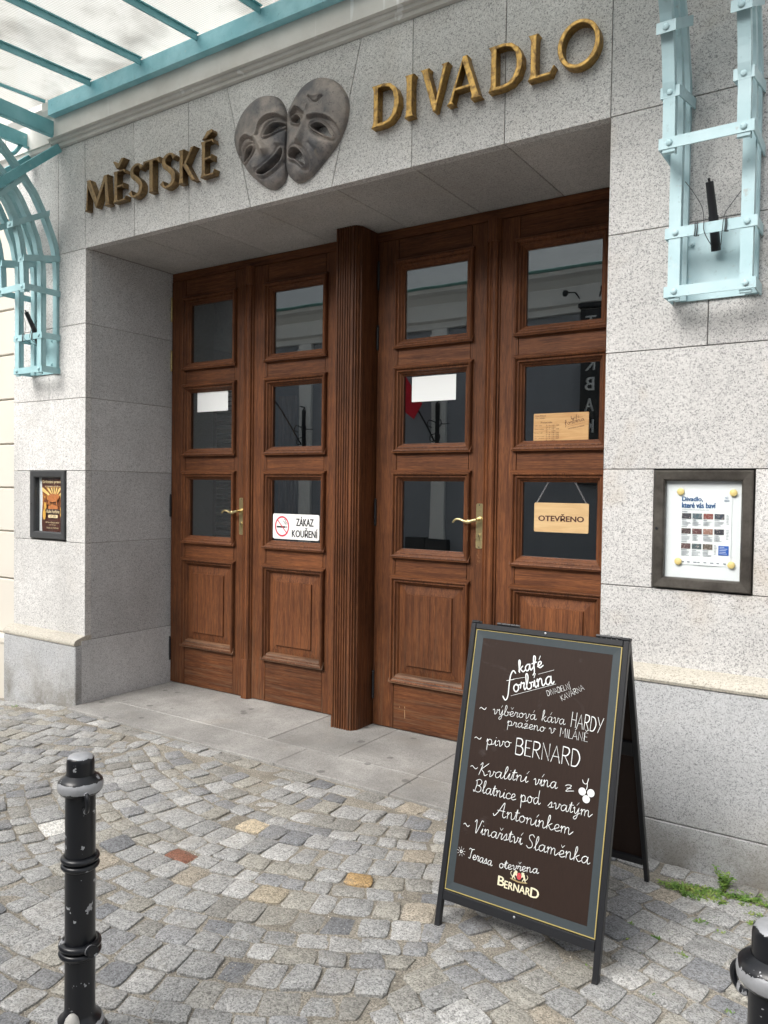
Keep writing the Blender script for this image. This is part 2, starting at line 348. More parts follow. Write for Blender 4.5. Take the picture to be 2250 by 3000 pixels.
    def build(s, name, mats, parent=None, smooth=False, fix=True, base=None):
        poff = tuple(parent.get('_base', (0, 0, 0))) if parent is not None else (0, 0, 0)
        off = tuple(base) if base is not None else poff
        me = bpy.data.meshes.new(name)
        me.from_pydata([(x-off[0], y-off[1], z-off[2]) for x, y, z in s.v], [], s.f)
        mats = mats if isinstance(mats, (list, tuple)) else [mats]
        for m in mats: me.materials.append(m)
        if len(mats) > 1: me.polygons.foreach_set('material_index', s.mi)
        if fix:
            import bmesh
            bm = bmesh.new(); bm.from_mesh(me); bmesh.ops.recalc_face_normals(bm, faces=bm.faces); bm.to_mesh(me); bm.free()
        if smooth:
            me.polygons.foreach_set('use_smooth', [True]*len(me.polygons))
            try: me.set_sharp_from_angle(angle=math.radians(42))
            except Exception: pass
        me.update()
        o = bpy.data.objects.new(name, me); sc.collection.objects.link(o)
        if parent is not None: o.parent = parent
        if base is not None: o.location = (off[0]-poff[0], off[1]-poff[1], off[2]-poff[2])
        o['_base'] = tuple(off)
        return o
def tag(o, label=None, cat=None, group=None, kind=None):
    if label: o['label'] = label
    if cat: o['category'] = cat
    if group: o['group'] = group
    if kind: o['kind'] = kind
    return o
def thing(name, base, label=None, cat=None, group=None, kind=None):
    o = bpy.data.objects.new(name, None); sc.collection.objects.link(o); o.location = base; o['_base'] = tuple(base)
    return tag(o, label, cat, group, kind)
def clone(o, parent=None, loc=None, label=None):
    c = o.copy(); sc.collection.objects.link(c)
    if parent is not None: c.parent = parent
    if loc is not None: c.location = loc; c['_base'] = tuple(loc)
    if label: c['label'] = label
    for ch in o.children: clone(ch, c)
    return c
def cr(pts, n=6, closed=False):
    P = [np.array(p, float) for p in pts]; out = []; m_ = len(P)
    rngi = range(m_) if closed else range(m_-1)
    for i in rngi:
        g = (lambda k: P[k % m_]) if closed else (lambda k: P[min(max(k, 0), m_-1)])
        a, b, c, d = g(i-1), g(i), g(i+1), g(i+2)
        for j in range(n):
            t = j/n; out.append(.5*((2*b)+(-a+c)*t+(2*a-5*b+4*c-d)*t*t+(-a+3*b-3*c+d)*t**3))
    if not closed: out.append(P[-1])
    return out
def text_mesh(body, bold=0, size=1.0):
    cu = bpy.data.curves.new('txt', 'FONT'); cu.body = body; cu.size = size; cu.align_x = 'LEFT'; cu.offset = bold; cu.resolution_u = 3
    o = bpy.data.objects.new('txt', cu); sc.collection.objects.link(o)
    dg = bpy.context.evaluated_depsgraph_get(); dg.update()
    me = bpy.data.meshes.new_from_object(o.evaluated_get(dg)); bpy.data.objects.remove(o); bpy.data.curves.remove(cu)
    v = np.zeros(len(me.vertices)*3); me.vertices.foreach_get('co', v); v = v.reshape(-1, 3)
    fs = [tuple(p.vertices) for p in me.polygons]; bpy.data.meshes.remove(me); return v, fs
def lettering(mb, body, x0, x1, z0, z1, y, bold=0, shear=0.0, rot=0.0):
    """flat print on a plane facing -Y, fitted to the box x0..x1, z0..z1"""
    v, fs = text_mesh(body, 0)
    if len(v) == 0: return
    lo, hi = v.min(0), v.max(0); sx = (x1-x0)/(hi[0]-lo[0]); sz = (z1-z0)/(hi[1]-lo[1])
    X = (v[:, 0]-lo[0])*sx; Z = (v[:, 1]-lo[1])*sz
    if shear: X = X + Z*shear
    if rot: X, Z = X*math.cos(rot)-Z*math.sin(rot), X*math.sin(rot)+Z*math.cos(rot)
    sh_ = [0] if not bold else [-bold*.55*sz, 0, bold*.55*sz]
    for k_, d_ in enumerate(sh_): mb.add([(x0+a+d_, y-k_*2e-5, z0+b) for a, b in zip(X, Z)], fs)
    if bold > .02:
        for k_, d_ in enumerate((-1, 1)): mb.add([(x0+a, y-(k_+3)*2e-5, z0+b+d_*bold*.3*sz) for a, b in zip(X, Z)], fs)
def ribbon(mb, pts, wd, y):
    """flat pen stroke with round-ish ends in the x,z plane"""
    P = [np.array(p, float) for p in pts]; n = len(P); L = []; R = []
    for i in range(n):
        t = P[min(i+1, n-1)]-P[max(i-1, 0)]; l = np.hypot(*t); t = t/(l if l > 0 else 1); nn = np.array([-t[1], t[0]])*wd/2
        q = P[i]
        if i == 0: q = q-t*wd*.35
        if i == n-1: q = q+t*wd*.35
        k = .55 if i in (0, n-1) else 1
        L.append(q+nn*k); R.append(q-nn*k)
    vs = [(a[0], y, a[1]) for a in L]+[(a[0], y, a[1]) for a in R]
    mb.add(vs, [(i, i+1, n+i+1, n+i) for i in range(n-1)])
def disc(mb, cx, cz, r, y, seg=20, rx=None, r0=0):
    rx = rx or r; ring = [(cx+rx*math.cos(2*math.pi*k/seg), y, cz+r*math.sin(2*math.pi*k/seg)) for k in range(seg)]
    if r0:
        q = r0/r; ring2 = [(cx+(p[0]-cx)*q, y, cz+(p[2]-cz)*q) for p in ring]
        mb.add(ring+ring2, [(k, (k+1) % seg, seg+(k+1) % seg, seg+k) for k in range(seg)])
    else: mb.add(ring, [tuple(range(seg))])
def rrect(x0, x1, z0, z1, r, n=4):
    pts = []
    for cx, cz, a0 in ((x1-r, z1-r, 0), (x0+r, z1-r, 90), (x0+r, z0+r, 180), (x1-r, z0+r, 270)):
        for k in range(n+1):
            a = math.radians(a0+90*k/n); pts.append((cx+r*math.cos(a), cz+r*math.sin(a)))
    return pts

# ================================================================== THE THEATRE
XL, XR, ZH, D = -3.68, -0.085, 3.11, 0.753
XO = -4.53
ZC = [1.10, 1.60, 2.10, 2.605, 3.11]
bld = thing('theatre_building', (-1.884, 0, 0), 'grey granite theatre entrance with a deep recessed doorway and gilded letters', 'building')
# backing walls behind the stone cladding (mortar shows in the joints)
c = MB(); j = .006
c.box(XO+.01, XL-j, .044, 1.2, -.4, 3.15); c.box(XR+j, 3.2, .044, 1.2, -.4, 3.15); c.box(XO+.01, 3.2, .044, 1.2, 3.11+j, 3.9)
c.build('wall', MORTAR, bld)
c = MB(); c.box(XO+.01, 3.2, .02, 1.2, 3.9, 5.6); c.build('upper_wall', CORNICE, bld)
# room behind the doors
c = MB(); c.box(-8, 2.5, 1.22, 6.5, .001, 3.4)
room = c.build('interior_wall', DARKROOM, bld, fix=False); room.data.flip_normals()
c = MB()
for k in range(6): c.box(-4.70+k*.04, -4.675+k*.04, 1.90, 1.93, .01, 2.3)
for k in range(5): c.box(-3.60+k*.04, -3.575+k*.04, 1.90, 1.93, .01, 2.3)
tag(c.build('lobby_slats', WV, bld), kind='stuff')
c = MB()
for k in range(34): c.box(-4.66, -4.44, 2.2, 2.22, .9+k*.045, .93+k*.045)
tag(c.build('lobby_blind', CORNICE, bld), kind='stuff')
# carve: the room box front face is removed so that the panes look into it
import bmesh
bm = bmesh.new(); bm.from_mesh(room.data); bm.faces.ensure_lookup_table()
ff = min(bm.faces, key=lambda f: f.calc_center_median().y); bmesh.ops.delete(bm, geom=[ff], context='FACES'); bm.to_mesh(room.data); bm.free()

g = .0017; CH = .0016
def block(x0, x1, y0, y1, z0, z1, mat, name='stone_block', ch=CH):
    m = MB(); dx = random.uniform(-.0006, .0006)
    m.box(x0+g, x1-g, y0+dx, y1, z0+g, z1-g, ch); return m.build(name, mat, bld)
# left pier, face
case = (1.10, 1.60)
for a, b, z0, z1 in ((XO, XL, .45, 1.10), (XO, -4.308, 1.10, 1.60), (-3.892, XL, 1.10, 1.60), (XO, XL, 1.60, 2.10), (XO, -4.096, 2.10, 2.605), (-4.096, XL, 2.10, 2.605), (XO, XL, 2.605, 3.11)):
    block(a, b, 0, .05, z0, z1, G_LIGHT)
# left reveal
for z0, z1 in ((.43, 1.10), (1.10, 1.60), (1.60, 2.10), (2.10, 2.605), (2.605, 3.11)):
    block(XL-.06, XL-.001, .051, D+.06, z0, z1, G_REVEAL, 'reveal_block')
block(XL-.06, XL+.008, -.03, D+.06, -.30, .43, G_REVEAL, 'reveal_block')
# right pier, face and hidden reveal
for a, b, z0, z1 in ((XR, 3.2, .77, 1.10), (XR, .134, 1.10, 1.60), (.522, 1.1, 1.10, 1.60), (1.1, 3.2, 1.10, 1.60), (XR, .95, 1.60, 2.10), (.95, 3.2, 1.60, 2.10), (XR, .331, 2.10, 2.605), (.331, 1.3, 2.10, 2.605), (1.3, 3.2, 2.10, 2.605), (XR, .95, 2.605, 3.11), (.95, 3.2, 2.605, 3.11), (XR, .85, 3.11, 3.84), (.85, 3.2, 3.11, 3.84)):
    block(a, b, 0, .05, z0, z1, G_RIGHT)
for z0, z1 in ((0, .43), (.43, 1.10), (1.10, 1.60), (1.60, 2.10), (2.10, 2.605), (2.605, 3.11)):
    block(XR+.001, XR+.06, .051, D+.06, z0, z1, G_REVEAL, 'reveal_block')
# lintel: straight slabs and the splayed keystones
lj = [(-4.46, -4.46), (-3.99, -3.99), (-3.695, -3.69), (-3.195, -3.18), (-2.69, -2.678), (-2.368, -2.172), (-1.405, -1.588), (-1.09, -1.088), (-.584, -.583), (XR, XR)]
lj = [(XO, XO)] + lj
for (at, ab), (bt, bb) in zip(lj[:-1], lj[1:]):
    m = MB(); pts = [(ab+g, ZH), (bb-g, ZH), (bt-g, 3.84), (at+g, 3.84)]
    z0 = ZH+(0 if ab >= XL-.02 else g)
    cpt = [(pts[0][0]+CH, z0+CH), (pts[1][0]-CH, z0+CH), (pts[2][0]-CH, 3.84-CH), (pts[3][0]+CH, 3.84-CH)]
    opt = [(pts[0][0], z0), (pts[1][0], z0), pts[2], pts[3]]
    vs = [(u, 0, v) for u, v in cpt]+[(u, CH, v) for u, v in opt]+[(u, .05, v) for u, v in opt]
    m.add(vs, [(0, 1, 2, 3)]+[(i, (i+1) % 4, 4+(i+1) % 4, 4+i) for i in range(4)]+[(4+i, 4+(i+1) % 4, 8+(i+1) % 4, 8+i) for i in range(4)]+[(11, 10, 9, 8)])
    m.build('lintel_block', G_LIGHT, bld)
# soffit slabs
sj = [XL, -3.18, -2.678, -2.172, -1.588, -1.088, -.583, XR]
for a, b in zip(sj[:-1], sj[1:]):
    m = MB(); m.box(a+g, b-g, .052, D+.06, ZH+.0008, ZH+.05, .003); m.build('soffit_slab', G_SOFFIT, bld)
# plinths with their moulded caps
m = MB(); m.box(XO+.0, XL+.006, -.08, .05, -.35, .398, .006); m.build('plinth_block', G_PLINTH, bld)
def cap(x0, x1, z0, z1, pr=.085, name='plinth_cap'):
    prof = [(.05, z0), (-pr, z0), (-pr-.004, z0+.012), (-pr+.002, z0+(z1-z0)*.55), (-pr+.02, z0+(z1-z0)*.85), (-pr+.04, z1-.002), (.0, z1+.012), (.05, z1+.012)]
    m = MB(); m.prism(prof, x0, x1, 'yz'); return m.build(name, G_CAP, bld, smooth=True)
cap(XO+.003, XL+.004, .401, .45); cap(XR+.003, 3.2, .722, .768)
for a, b in ((XR+.002, 1.05), (1.05, 3.2)):
    m = MB(); m.box(a, b-.003, -.08, .05, .156, .719, .004); m.build('plinth_block', G_PLINTH, bld)
m = MB(); m.box(XR+.002, 3.2, -.082, .05, -.35, .153, .004); m.build('plinth_block', G_PLINTH, bld)
# cornice band
prof = [(.05, 3.84), (-.004, 3.842), (-.018, 3.846), (-.022, 3.856), (-.024, 3.858), (-.024, 3.866), (-.040, 3.869), (-.046, 3.880), (-.046, 3.886), (-.070, 3.888), (-.070, 4.018), (-.095, 4.03), (-.11, 4.06), (-.11, 4.12), (.05, 4.14)]
m = MB(); m.prism(prof, -4.02, 3.2, 'yz'); m.build('cornice', CORNICE, bld)
prof = [(.05, 3.83), (-.004, 3.832), (-.03, 3.85), (-.040, 3.87), (-.050, 3.874), (-.050, 4.05), (-.08, 4.10), (.05, 4.14)]
m = MB(); m.prism(prof, XO-.02, -4.024, 'yz'); m.build('cornice', CORNICE, bld)

# ---------------------------------------------------------------- doors
def sweep_frame(m, x0, x1, z0, z1, prof, y=0.0):
    # prof: list of (inset, protrusion towards the street)
    L = []
    for d, h in prof: L.append([(x0+d, y-h, z0+d), (x1-d, y-h, z0+d), (x1-d, y-h, z1-d), (x0+d, y-h, z1-d)])
    for A, B in zip(L[:-1], L[1:]):
        for k in range(4):
            q = (k+1) % 4; m.add([A[k], A[q], B[q], B[k]], [(0, 1, 2, 3)])
MOULD = [(a_, b_*1.3 if b_ > 0 else b_) for a_, b_ in [(0, -.01), (0, .012), (.003, .019), (.009, .023), (.015, .021), (.018, .014), (.021, .011), (.026, .013), (.031, .012), (.034, .006), (.038, .001), (.043, -.001), (.047, -.008), (.050, -.014), (.055, -.016), (.055, -.045)]]
GLS = ((1.13, 1.555), (1.78, 2.203), (2.423, 2.855))
cx0 = -3.268
def make_leaf():
    m = MB()
    m.box(cx0-.402, cx0-.252, D, D+.055, .004, 3.043, .0015); m.box(cx0+.252, cx0+.402, D, D+.055, .004, 3.043, .0015)
    d = m.build('door', WV, bld, base=(cx0, D, 0))
    for z0, z1 in ((.004, .345), (.925, 1.105), (1.578, 1.757), (2.228, 2.40), (2.885, 3.043)):
        m = MB(); m.box(cx0-.2490, cx0+.2490, D+.0012, D+.054, z0, z1, .0012); m.build('rail', WH, d)
    for z0, z1 in GLS:
        m = MB(); sweep_frame(m, cx0-.27, cx0+.27, z0-.052, z1+.052, MOULD, D); m.build('window_moulding', WV, d, smooth=True)
        m = MB()  # weathered sill and drip of each light
        m.prism([(D+.01, z0-.0545), (D-.0245, z0-.0545), (D-.0265, z0-.046), (D-.004, z0-.012), (D+.012, z0-.004), (D+.02, z0-.004)], cx0-.274, cx0+.274, 'yz')
        m.build('sill', WH, d)
        m = MB(); m.prism([(D+.005, z1+.047), (D-.027, z1+.047), (D-.0275, z1+.054), (D-.002, z1+.064), (D+.005, z1+.064)], cx0-.275, cx0+.275, 'yz'); m.build('drip_rail', WH, d)
        m = MB(); m.box(cx0-.25, cx0+.25, D+.026, D+.031, z0-.03, z1+.03); m.build('glass_pane', GLASS, d)
    z0, z1 = .352, .914
    m = MB(); sweep_frame(m, cx0-.27, cx0+.27, z0-.055, z1+.045, MOULD, D); m.build('panel_moulding', WV, d, smooth=True)
    m = MB(); m.prism([(D+.01, z0-.058), (D-.0245, z0-.058), (D-.0265, z0-.048), (D-.004, z0-.008), (D+.012, z0), (D+.02, z0)], cx0-.274, cx0+.274, 'yz'); m.build('sill', WWORN, d)
    m = MB(); m.prism([(D+.005, z1+.036), (D-.027, z1+.036), (D-.0275, z1+.044), (D-.002, z1+.056), (D+.005, z1+.056)], cx0-.275, cx0+.275, 'yz'); m.build('drip_rail', WH, d)
    m = MB()
    yA, yB, yC = D+.016, D+.006, D-.004
    o_ = [(cx0-.222, z0-.008), (cx0+.222, z0-.008), (cx0+.222, z1+.008), (cx0-.222, z1+.008)]; i_ = [(cx0-.158, .408), (cx0+.158, .408), (cx0+.158, .854), (cx0-.158, .854)]
    vs = [(u, yA, v) for u, v in o_]+[(u, yB, v) for u, v in i_]+[(u+(.003 if u < cx0 else -.003), yC, v+(.003 if v < .6 else -.003)) for u, v in i_]+[(u, yA+.03, v) for u, v in o_]
    m.add(vs, [(k, (k+1) % 4, 4+(k+1) % 4, 4+k) for k in range(4)]+[(4+k, 4+(k+1) % 4, 8+(k+1) % 4, 8+k) for k in range(4)]+[(8, 9, 10, 11), (15, 14, 13, 12)]+[(k, 12+k, 12+(k+1) % 4, (k+1) % 4) for k in range(4)])
    m.build('raised_panel', WV, d)
    return d
leaf = make_leaf()
leaves = [leaf]
for cx in (-2.453, -1.382, -.578):
    q = clone(leaf, bld); q.location = (cx+1.884, D, 0); q['_base'] = (cx, D, 0); leaves.append(q)
# old scratches and a pale drip where the varnish is gone
SCR = simple('bare_oak_scratch', (.42, .27, .15), .8)
m = MB()
for q, wd_ in (([(-1.547, .150), (-1.546, .142)], .006), ([(-1.547, .130), (-1.546, .100), (-1.545, .078)], .004), ([(-1.585, .148), (-1.584, .138)], .003)): ribbon(m, q, wd_, D+.0004)
for k in range(16): x_, z_ = -1.055+random.gauss(0, .008), 1.115+random.gauss(0, .018); ribbon(m, [(x_, z_), (x_+random.uniform(-.002, .002), z_-random.uniform(.002, .007))], random.uniform(.0008, .002), D-.0006)
for k in range(14): z_ = random.uniform(1.22, 1.42); ribbon(m, [(-1.1135, z_), (-1.1135, z_-random.uniform(.004, .02))], .0018, D-.0302)
tag(m.build('scratches', SCR, leaves[2], fix=False), kind='stuff')
# frame, posts and header
m = MB(); m.box(XL+.001, XR-.001, D+.008, D+.09, 3.047, ZH-.001, .003); m.build('door_header', WH, bld)
m = MB(); m.box(XL+.001, cx0-.404, D+.006, D+.09, 0, 3.045, .002); m.box(-.174, XR-.001, D+.006, D+.09, 0, 3.045, .002); m.box(-2.049, -1.786, D+.02, D+.10, 0, 3.045, .002)
m.build('door_post', WDARK, bld)
m = MB(); m.box(XL+.01, XR-.01, D+.04, D+.09, .0, .02); m.build('threshold_bar', DARKMETAL, bld)
def astragal(cx):
    m = MB(); w2 = .043; x = cx
    prof = [(-w2, 0), (-w2, -.012), (-w2+.006, -.018), (-w2+.012, -.012), (-w2+.017, -.014), (-w2+.024, -.030), (-.010, -.034), (-.005, -.028), (0, -.026), (.005, -.028), (.010, -.034), (w2-.022, -.034), (w2-.012, -.026), (w2-.010, -.012), (w2-.002, -.010), (w2, 0)]
    m.prism([(x+u, D-.0005+v) for u, v in prof], .28, 2.92, 'xy')
    m.prism([(x-w2, D-.0005), (x-w2+.004, D-.014), (x-.026, D-.036), (x+.026, D-.036), (x+w2-.004, D-.014), (x+w2, D-.0005)], .0, .2795, 'xy')
    m.prism([(x-w2, D-.0005), (x-w2+.004, D-.014), (x-.026, D-.036), (x+.026, D-.036), (x+w2-.004, D-.014), (x+w2, D-.0005)], 2.9205, 3.046, 'xy')
    return m.build('astragal', WV, bld)
astragal(-2.872); astragal(-.984)
# fluted centre pilaster
P = [(-1.975, D+.02), (-1.975, .562), (-1.970, .556)]
x = -1.958
for k in range(6):
    P += [(x, .556), (x+.002, .563), (x+.010, .565), (x+.013, .556)]; x += .0185
P += [(-1.838, .556), (-1.834, .566), (-1.829, .560), (-1.822, .561), (-1.819, .574), (-1.812, .574), (-1.809, .590), (-1.801, .592), (-1.7985, .605), (-1.7985, D+.02)]
m = MB(); m.prism(P, -.004, ZH-.004, 'xy'); m.build('fluted_pilaster', WV, bld)
# hinges
def hinge(x, z0, z1, mat, par):
    m = MB(); r = .008
    m.tube([(x, D-.006, z0+.02), (x, D-.006, z1-.02)], r, 10)
    for z in (z0+.012, z1-.012): m.lathe([(0, -.012), (.005, -.009), (.0085, 0), (.005, .006), (.0095, .010), (.0, .013)], (x, D-.006, z), 10)
    for k in (.35, .65): m.lathe([(.008, -.003), (.0095, 0), (.008, .003)], (x, D-.006, z0+(z1-z0)*k), 10)
    return m.build('hinge', mat, par, smooth=True)
for z0, z1 in ((.165, .35), (1.265, 1.44), (2.37, 2.53), (2.745, 2.93)):
    hinge(-1.782, z0, z1, BLACK, leaves[2]); hinge(-3.671, z0, z1, HANDLE if z0 > 2 else BLACK, leaves[0])
# lever handles on long plates
def handle(x, par):
    m = MB(); y = D-.0005
    pts = rrect(x-.021, x+.021, 1.162, 1.425, .010)
    pts = [(u, v) for u, v in pts]
    m.prism(pts, y-.004, y, 'xz')
    # rose and neck
    m.tube([(x, y-.004, 1.330), (x, y-.010, 1.330), (x, y-.012, 1.330)], [.017, .017, .010], 16)
    m.tube([(x, y-.010, 1.330), (x, y-.045, 1.330)], .0085, 10)
    lev = cr([(x, y-.045, 1.330), (x-.025, y-.047, 1.325), (x-.05, y-.047, 1.317), (x-.075, y-.047, 1.320), (x-.105, y-.047, 1.330), (x-.130, y-.047, 1.330), (x-.148, y-.047, 1.315), (x-.150, y-.047, 1.308)], 5)
    n = len(lev); m.tube(lev, [.0095-.0045*(i/n)+(.0035*math.exp(-((i/n-.30)/.10)**2)) for i in range(n)], 10)
    m.sphere((x-.050, y-.047, 1.322), .0115, 10, 6)
    h = m.build('door_handle', HANDLE, par, smooth=True)
    m = MB(); m.tube([(x, y-.0045, 1.238), (x, y-.0085, 1.238)], .0085, 12); m.box(x-.0038, x+.0038, y-.0085, y-.004, 1.212, 1.236); m.build('keyhole', HANDLE, par)
    m = MB(); m.box(x-.0012, x+.0012, y-.0092, y-.0086, 1.231, 1.244); m.sphere((x, y-.004, 1.416), .004, 8, 4, (1, .4, 1)); m.sphere((x, y-.004, 1.170), .004, 8, 4, (1, .4, 1)); m.build('plate_screw', INK, par)
handle(-2.937, leaves[0]); handle(-1.052, leaves[2])

# ================================================================== LETTERS
def outline_stroke(pts, wds, n=8):
    C_ = cr(pts, n); W_ = [float(a[0]) for a in cr([(w_, 0) for w_ in wds], n)]
    L, R = [], []
    for i, p in enumerate(C_):
        t = C_[min(i+1, len(C_)-1)]-C_[max(i-1, 0)]; t /= np.hypot(*t); nn = np.array([-t[1], t[0]])
        L.append(tuple(p+nn*W_[i]/2)); R.append(tuple(p-nn*W_[i]/2))
    return L+R[::-1]
def stem(x, w_, f=.05, z0=0, z1=1):      # flared upright
    return [(x-w_/2-f, z0), (x+w_/2+f, z0), (x+w_/2+f*.25, z0+.07), (x+w_/2, z0+.2), (x+w_/2, z1-.2), (x+w_/2+f*.25, z1-.07), (x+w_/2+f, z1), (x-w_/2-f, z1), (x-w_/2-f*.25, z1-.07), (x-w_/2, z1-.2), (x-w_/2, z0+.2), (x-w_/2-f*.25, z0+.07)]
def ell(cx, cz, rx, rz, n=36, a0=0): return [(cx+rx*math.cos(2*math.pi*k/n+a0), cz+rz*math.sin(2*math.pi*k/n+a0)) for k in range(n)]
def e_shape():
    return [(-.05, 0), (.56, 0), (.62, .17), (.58, .17), (.50, .085), (.22, .085), (.20, .12), (.20, .44), (.40, .45), (.45, .40), (.48, .40), (.48, .60), (.45, .60), (.40, .545), (.20, .545), (.20, .88), (.22, .915), (.46, .915), (.53, .84), (.57, .84), (.53, 1), (-.05, 1), (.0, .95), (.03, .86), (.03, .14), (0, .05)]
GL = {
 'M': (1.16, [[(-.06, 0), (.16, 0), (.12, .06), (.15, .70), (.50, .02), (.56, .02), (.92, .70), (.94, .07), (.89, 0), (1.20, 0), (1.14, .07), (1.05, .93), (1.10, 1), (.88, 1), (.56, .34), (.24, 1), (.02, 1), (.08, .93), (.02, .07)]]),
 'E': (.60, [e_shape()]),
 'S': (.62, [outline_stroke([(.53, .80), (.42, .93), (.27, .935), (.13, .83), (.15, .66), (.33, .52), (.48, .36), (.47, .16), (.30, .055), (.14, .07), (.03, .22)], [.17, .10, .12, .16, .17, .18, .18, .16, .12, .10, .18])]),
 'T': (.72, [[(.26, 0), (.50, 0), (.46, .07), (.45, .2), (.45, .90), (.60, .90), (.69, .80), (.73, .80), (.71, 1.02), (.66, 1), (.08, 1), (.03, 1.02), (0, .80), (.04, .80), (.13, .90), (.28, .90), (.28, .2), (.29, .07)]]),
 'K': (.74, [[(-.05, 0), (.25, 0), (.21, .07), (.20, .2), (.20, .46), (.52, .05), (.58, 0), (.82, 0), (.70, .08), (.36, .55), (.62, .90), (.74, 1), (.50, 1), (.50, .94), (.20, .56), (.20, .8), (.21, .93), (.25, 1), (-.05, 1), (-.0, .93), (.02, .8), (.02, .2), (-.0, .07)]]),
 'I': (.24, [stem(.10, .17, .06)]),
 'V': (.80, [[(.36, 0), (.46, 0), (.76, .92), (.82, 1), (.56, 1), (.62, .92), (.45, .30), (.24, .92), (.28, 1), (-.04, 1), (.04, .92)]]),
 'A': (.86, [[(-.06, 0), (.20, 0), (.15, .07), (.21, .27), (.56, .27), (.61, .08), (.57, 0), (.90, 0), (.82, .08), (.52, .95), (.52, 1.02), (.36, 1.02), (.36, .96), (.03, .08)], [(.245, .37), (.39, .80), (.53, .37)]]),
 'D': (.86, [[(-.05, 0), (.36, 0), (.58, .05), (.76, .2), (.84, .42), (.83, .62), (.74, .82), (.56, .96), (.36, 1), (-.05, 1), (0, .93), (.03, .85), (.03, .15), (0, .07)], [(.20, .11), (.20, .89), (.36, .89), (.52, .84), (.62, .72), (.66, .55), (.65, .38), (.58, .22), (.46, .13), (.33, .11)]]),
 'L': (.62, [[(-.05, 0), (.54, 0), (.64, .22), (.60, .22), (.50, .10), (.21, .10), (.20, .14), (.20, .85), (.21, .93), (.25, 1), (-.05, 1), (0, .93), (.03, .85), (.03, .15), (0, .07)]]),
 'O': (.98, [ell(.48, .5, .47, .52), ell(.48, .5, .33, .40)]),
 'caron': (.4, [[(.0, .24), (.02, .19), (.15, .0), (.26, .0), (.45, .26), (.36, .27), (.22, .12), (.08, .22)]]),
 'acute': (.3, [[(.0, .0), (.10, .0), (.30, .16), (.28, .24), (.14, .22), (.06, .08)]]),
}
def solid_letter(ch, x0, x1, z0, z1, y0, y1):
    acc = ch in ('caron', 'acute')
    w_, polys = GL[ch]; allp = [p for q in polys[:1] for p in q]
    lx, hx = min(p[0] for p in allp), max(p[0] for p in allp); lz, hz = min(p[1] for p in allp), max(p[1] for p in allp)
    cu = bpy.data.curves.new('l', 'CURVE'); cu.dimensions = '2D'; cu.fill_mode = 'BOTH'; cu.extrude = (y1-y0)/2-.004; cu.bevel_depth = .0035; cu.bevel_resolution = 1; cu.offset = -.001 if acc else -.0068
    for q in polys:
        sp = cu.splines.new('POLY'); sp.points.add(len(q)-1); sp.use_cyclic_u = True
        for pt, (u, v) in zip(sp.points, q): pt.co = ((u-lx)/(hx-lx)*(x1-x0), (v-lz)/(hz-lz)*(z1-z0), 0, 1)
    o = bpy.data.objects.new('l', cu); sc.collection.objects.link(o); dg = bpy.context.evaluated_depsgraph_get(); dg.update()
    me = bpy.data.meshes.new_from_object(o.evaluated_get(dg)); bpy.data.objects.remove(o); bpy.data.curves.remove(cu)
    vs = [(x0+v.co.x, (y0+y1)/2-v.co.z, z0+v.co.y) for v in me.vertices]; fs = [tuple(p.vertices) for p in me.polygons]; bpy.data.meshes.remove(me)
    return vs, fs
K1 = 0.9868; K2 = .98
def word(name, items, mat, label):
    root = thing(name, (items[0][1], 0, 3.33), label, 'lettering')
    for ch, x0, x1, z0, z1 in items:
        m = MB(); vs, fs = solid_letter(ch, x0, x1, z0, z1, -.049, .001); m.add(vs, fs)
        if ch not in ('caron', 'acute'):
            pass
        m.build('accent_mark' if ch in ('caron', 'acute') else 'letter', mat, root)
    return root
word('bronze_lettering', [('M', -3.640, -3.362, 3.33, 3.535), ('E', -3.345, -3.205, 3.33, 3.535), ('caron', -3.335, -3.235, 3.550, 3.605), ('S', -3.190, -3.045, 3.325, 3.545), ('T', -3.052, -2.890, 3.33, 3.545), ('S', -2.893, -2.745, 3.325, 3.545), ('K', -2.730, -2.562, 3.33, 3.538), ('E', -2.542, -2.412, 3.33, 3.545), ('acute', -2.515, -2.440, 3.556, 3.597)], BRASS_DARK, 'bronze capitals, coloured darker for their dim slanting reflection, reading MĚSTSKÉ left of the theatre masks')
word('gilded_lettering', [('D', -1.310, -1.135, 3.328, 3.544), ('I', -1.112, -1.046, 3.333, 3.544), ('V', -1.025, -.854, 3.326, 3.546), ('A', -.876, -.677, 3.333, 3.550), ('D', -.655, -.475, 3.338, 3.548), ('L', -.459, -.322, 3.338, 3.543), ('O', -.317, -.119, 3.332, 3.546)], BRASS, 'gilded bronze capitals reading DIVADLO right of the theatre masks')

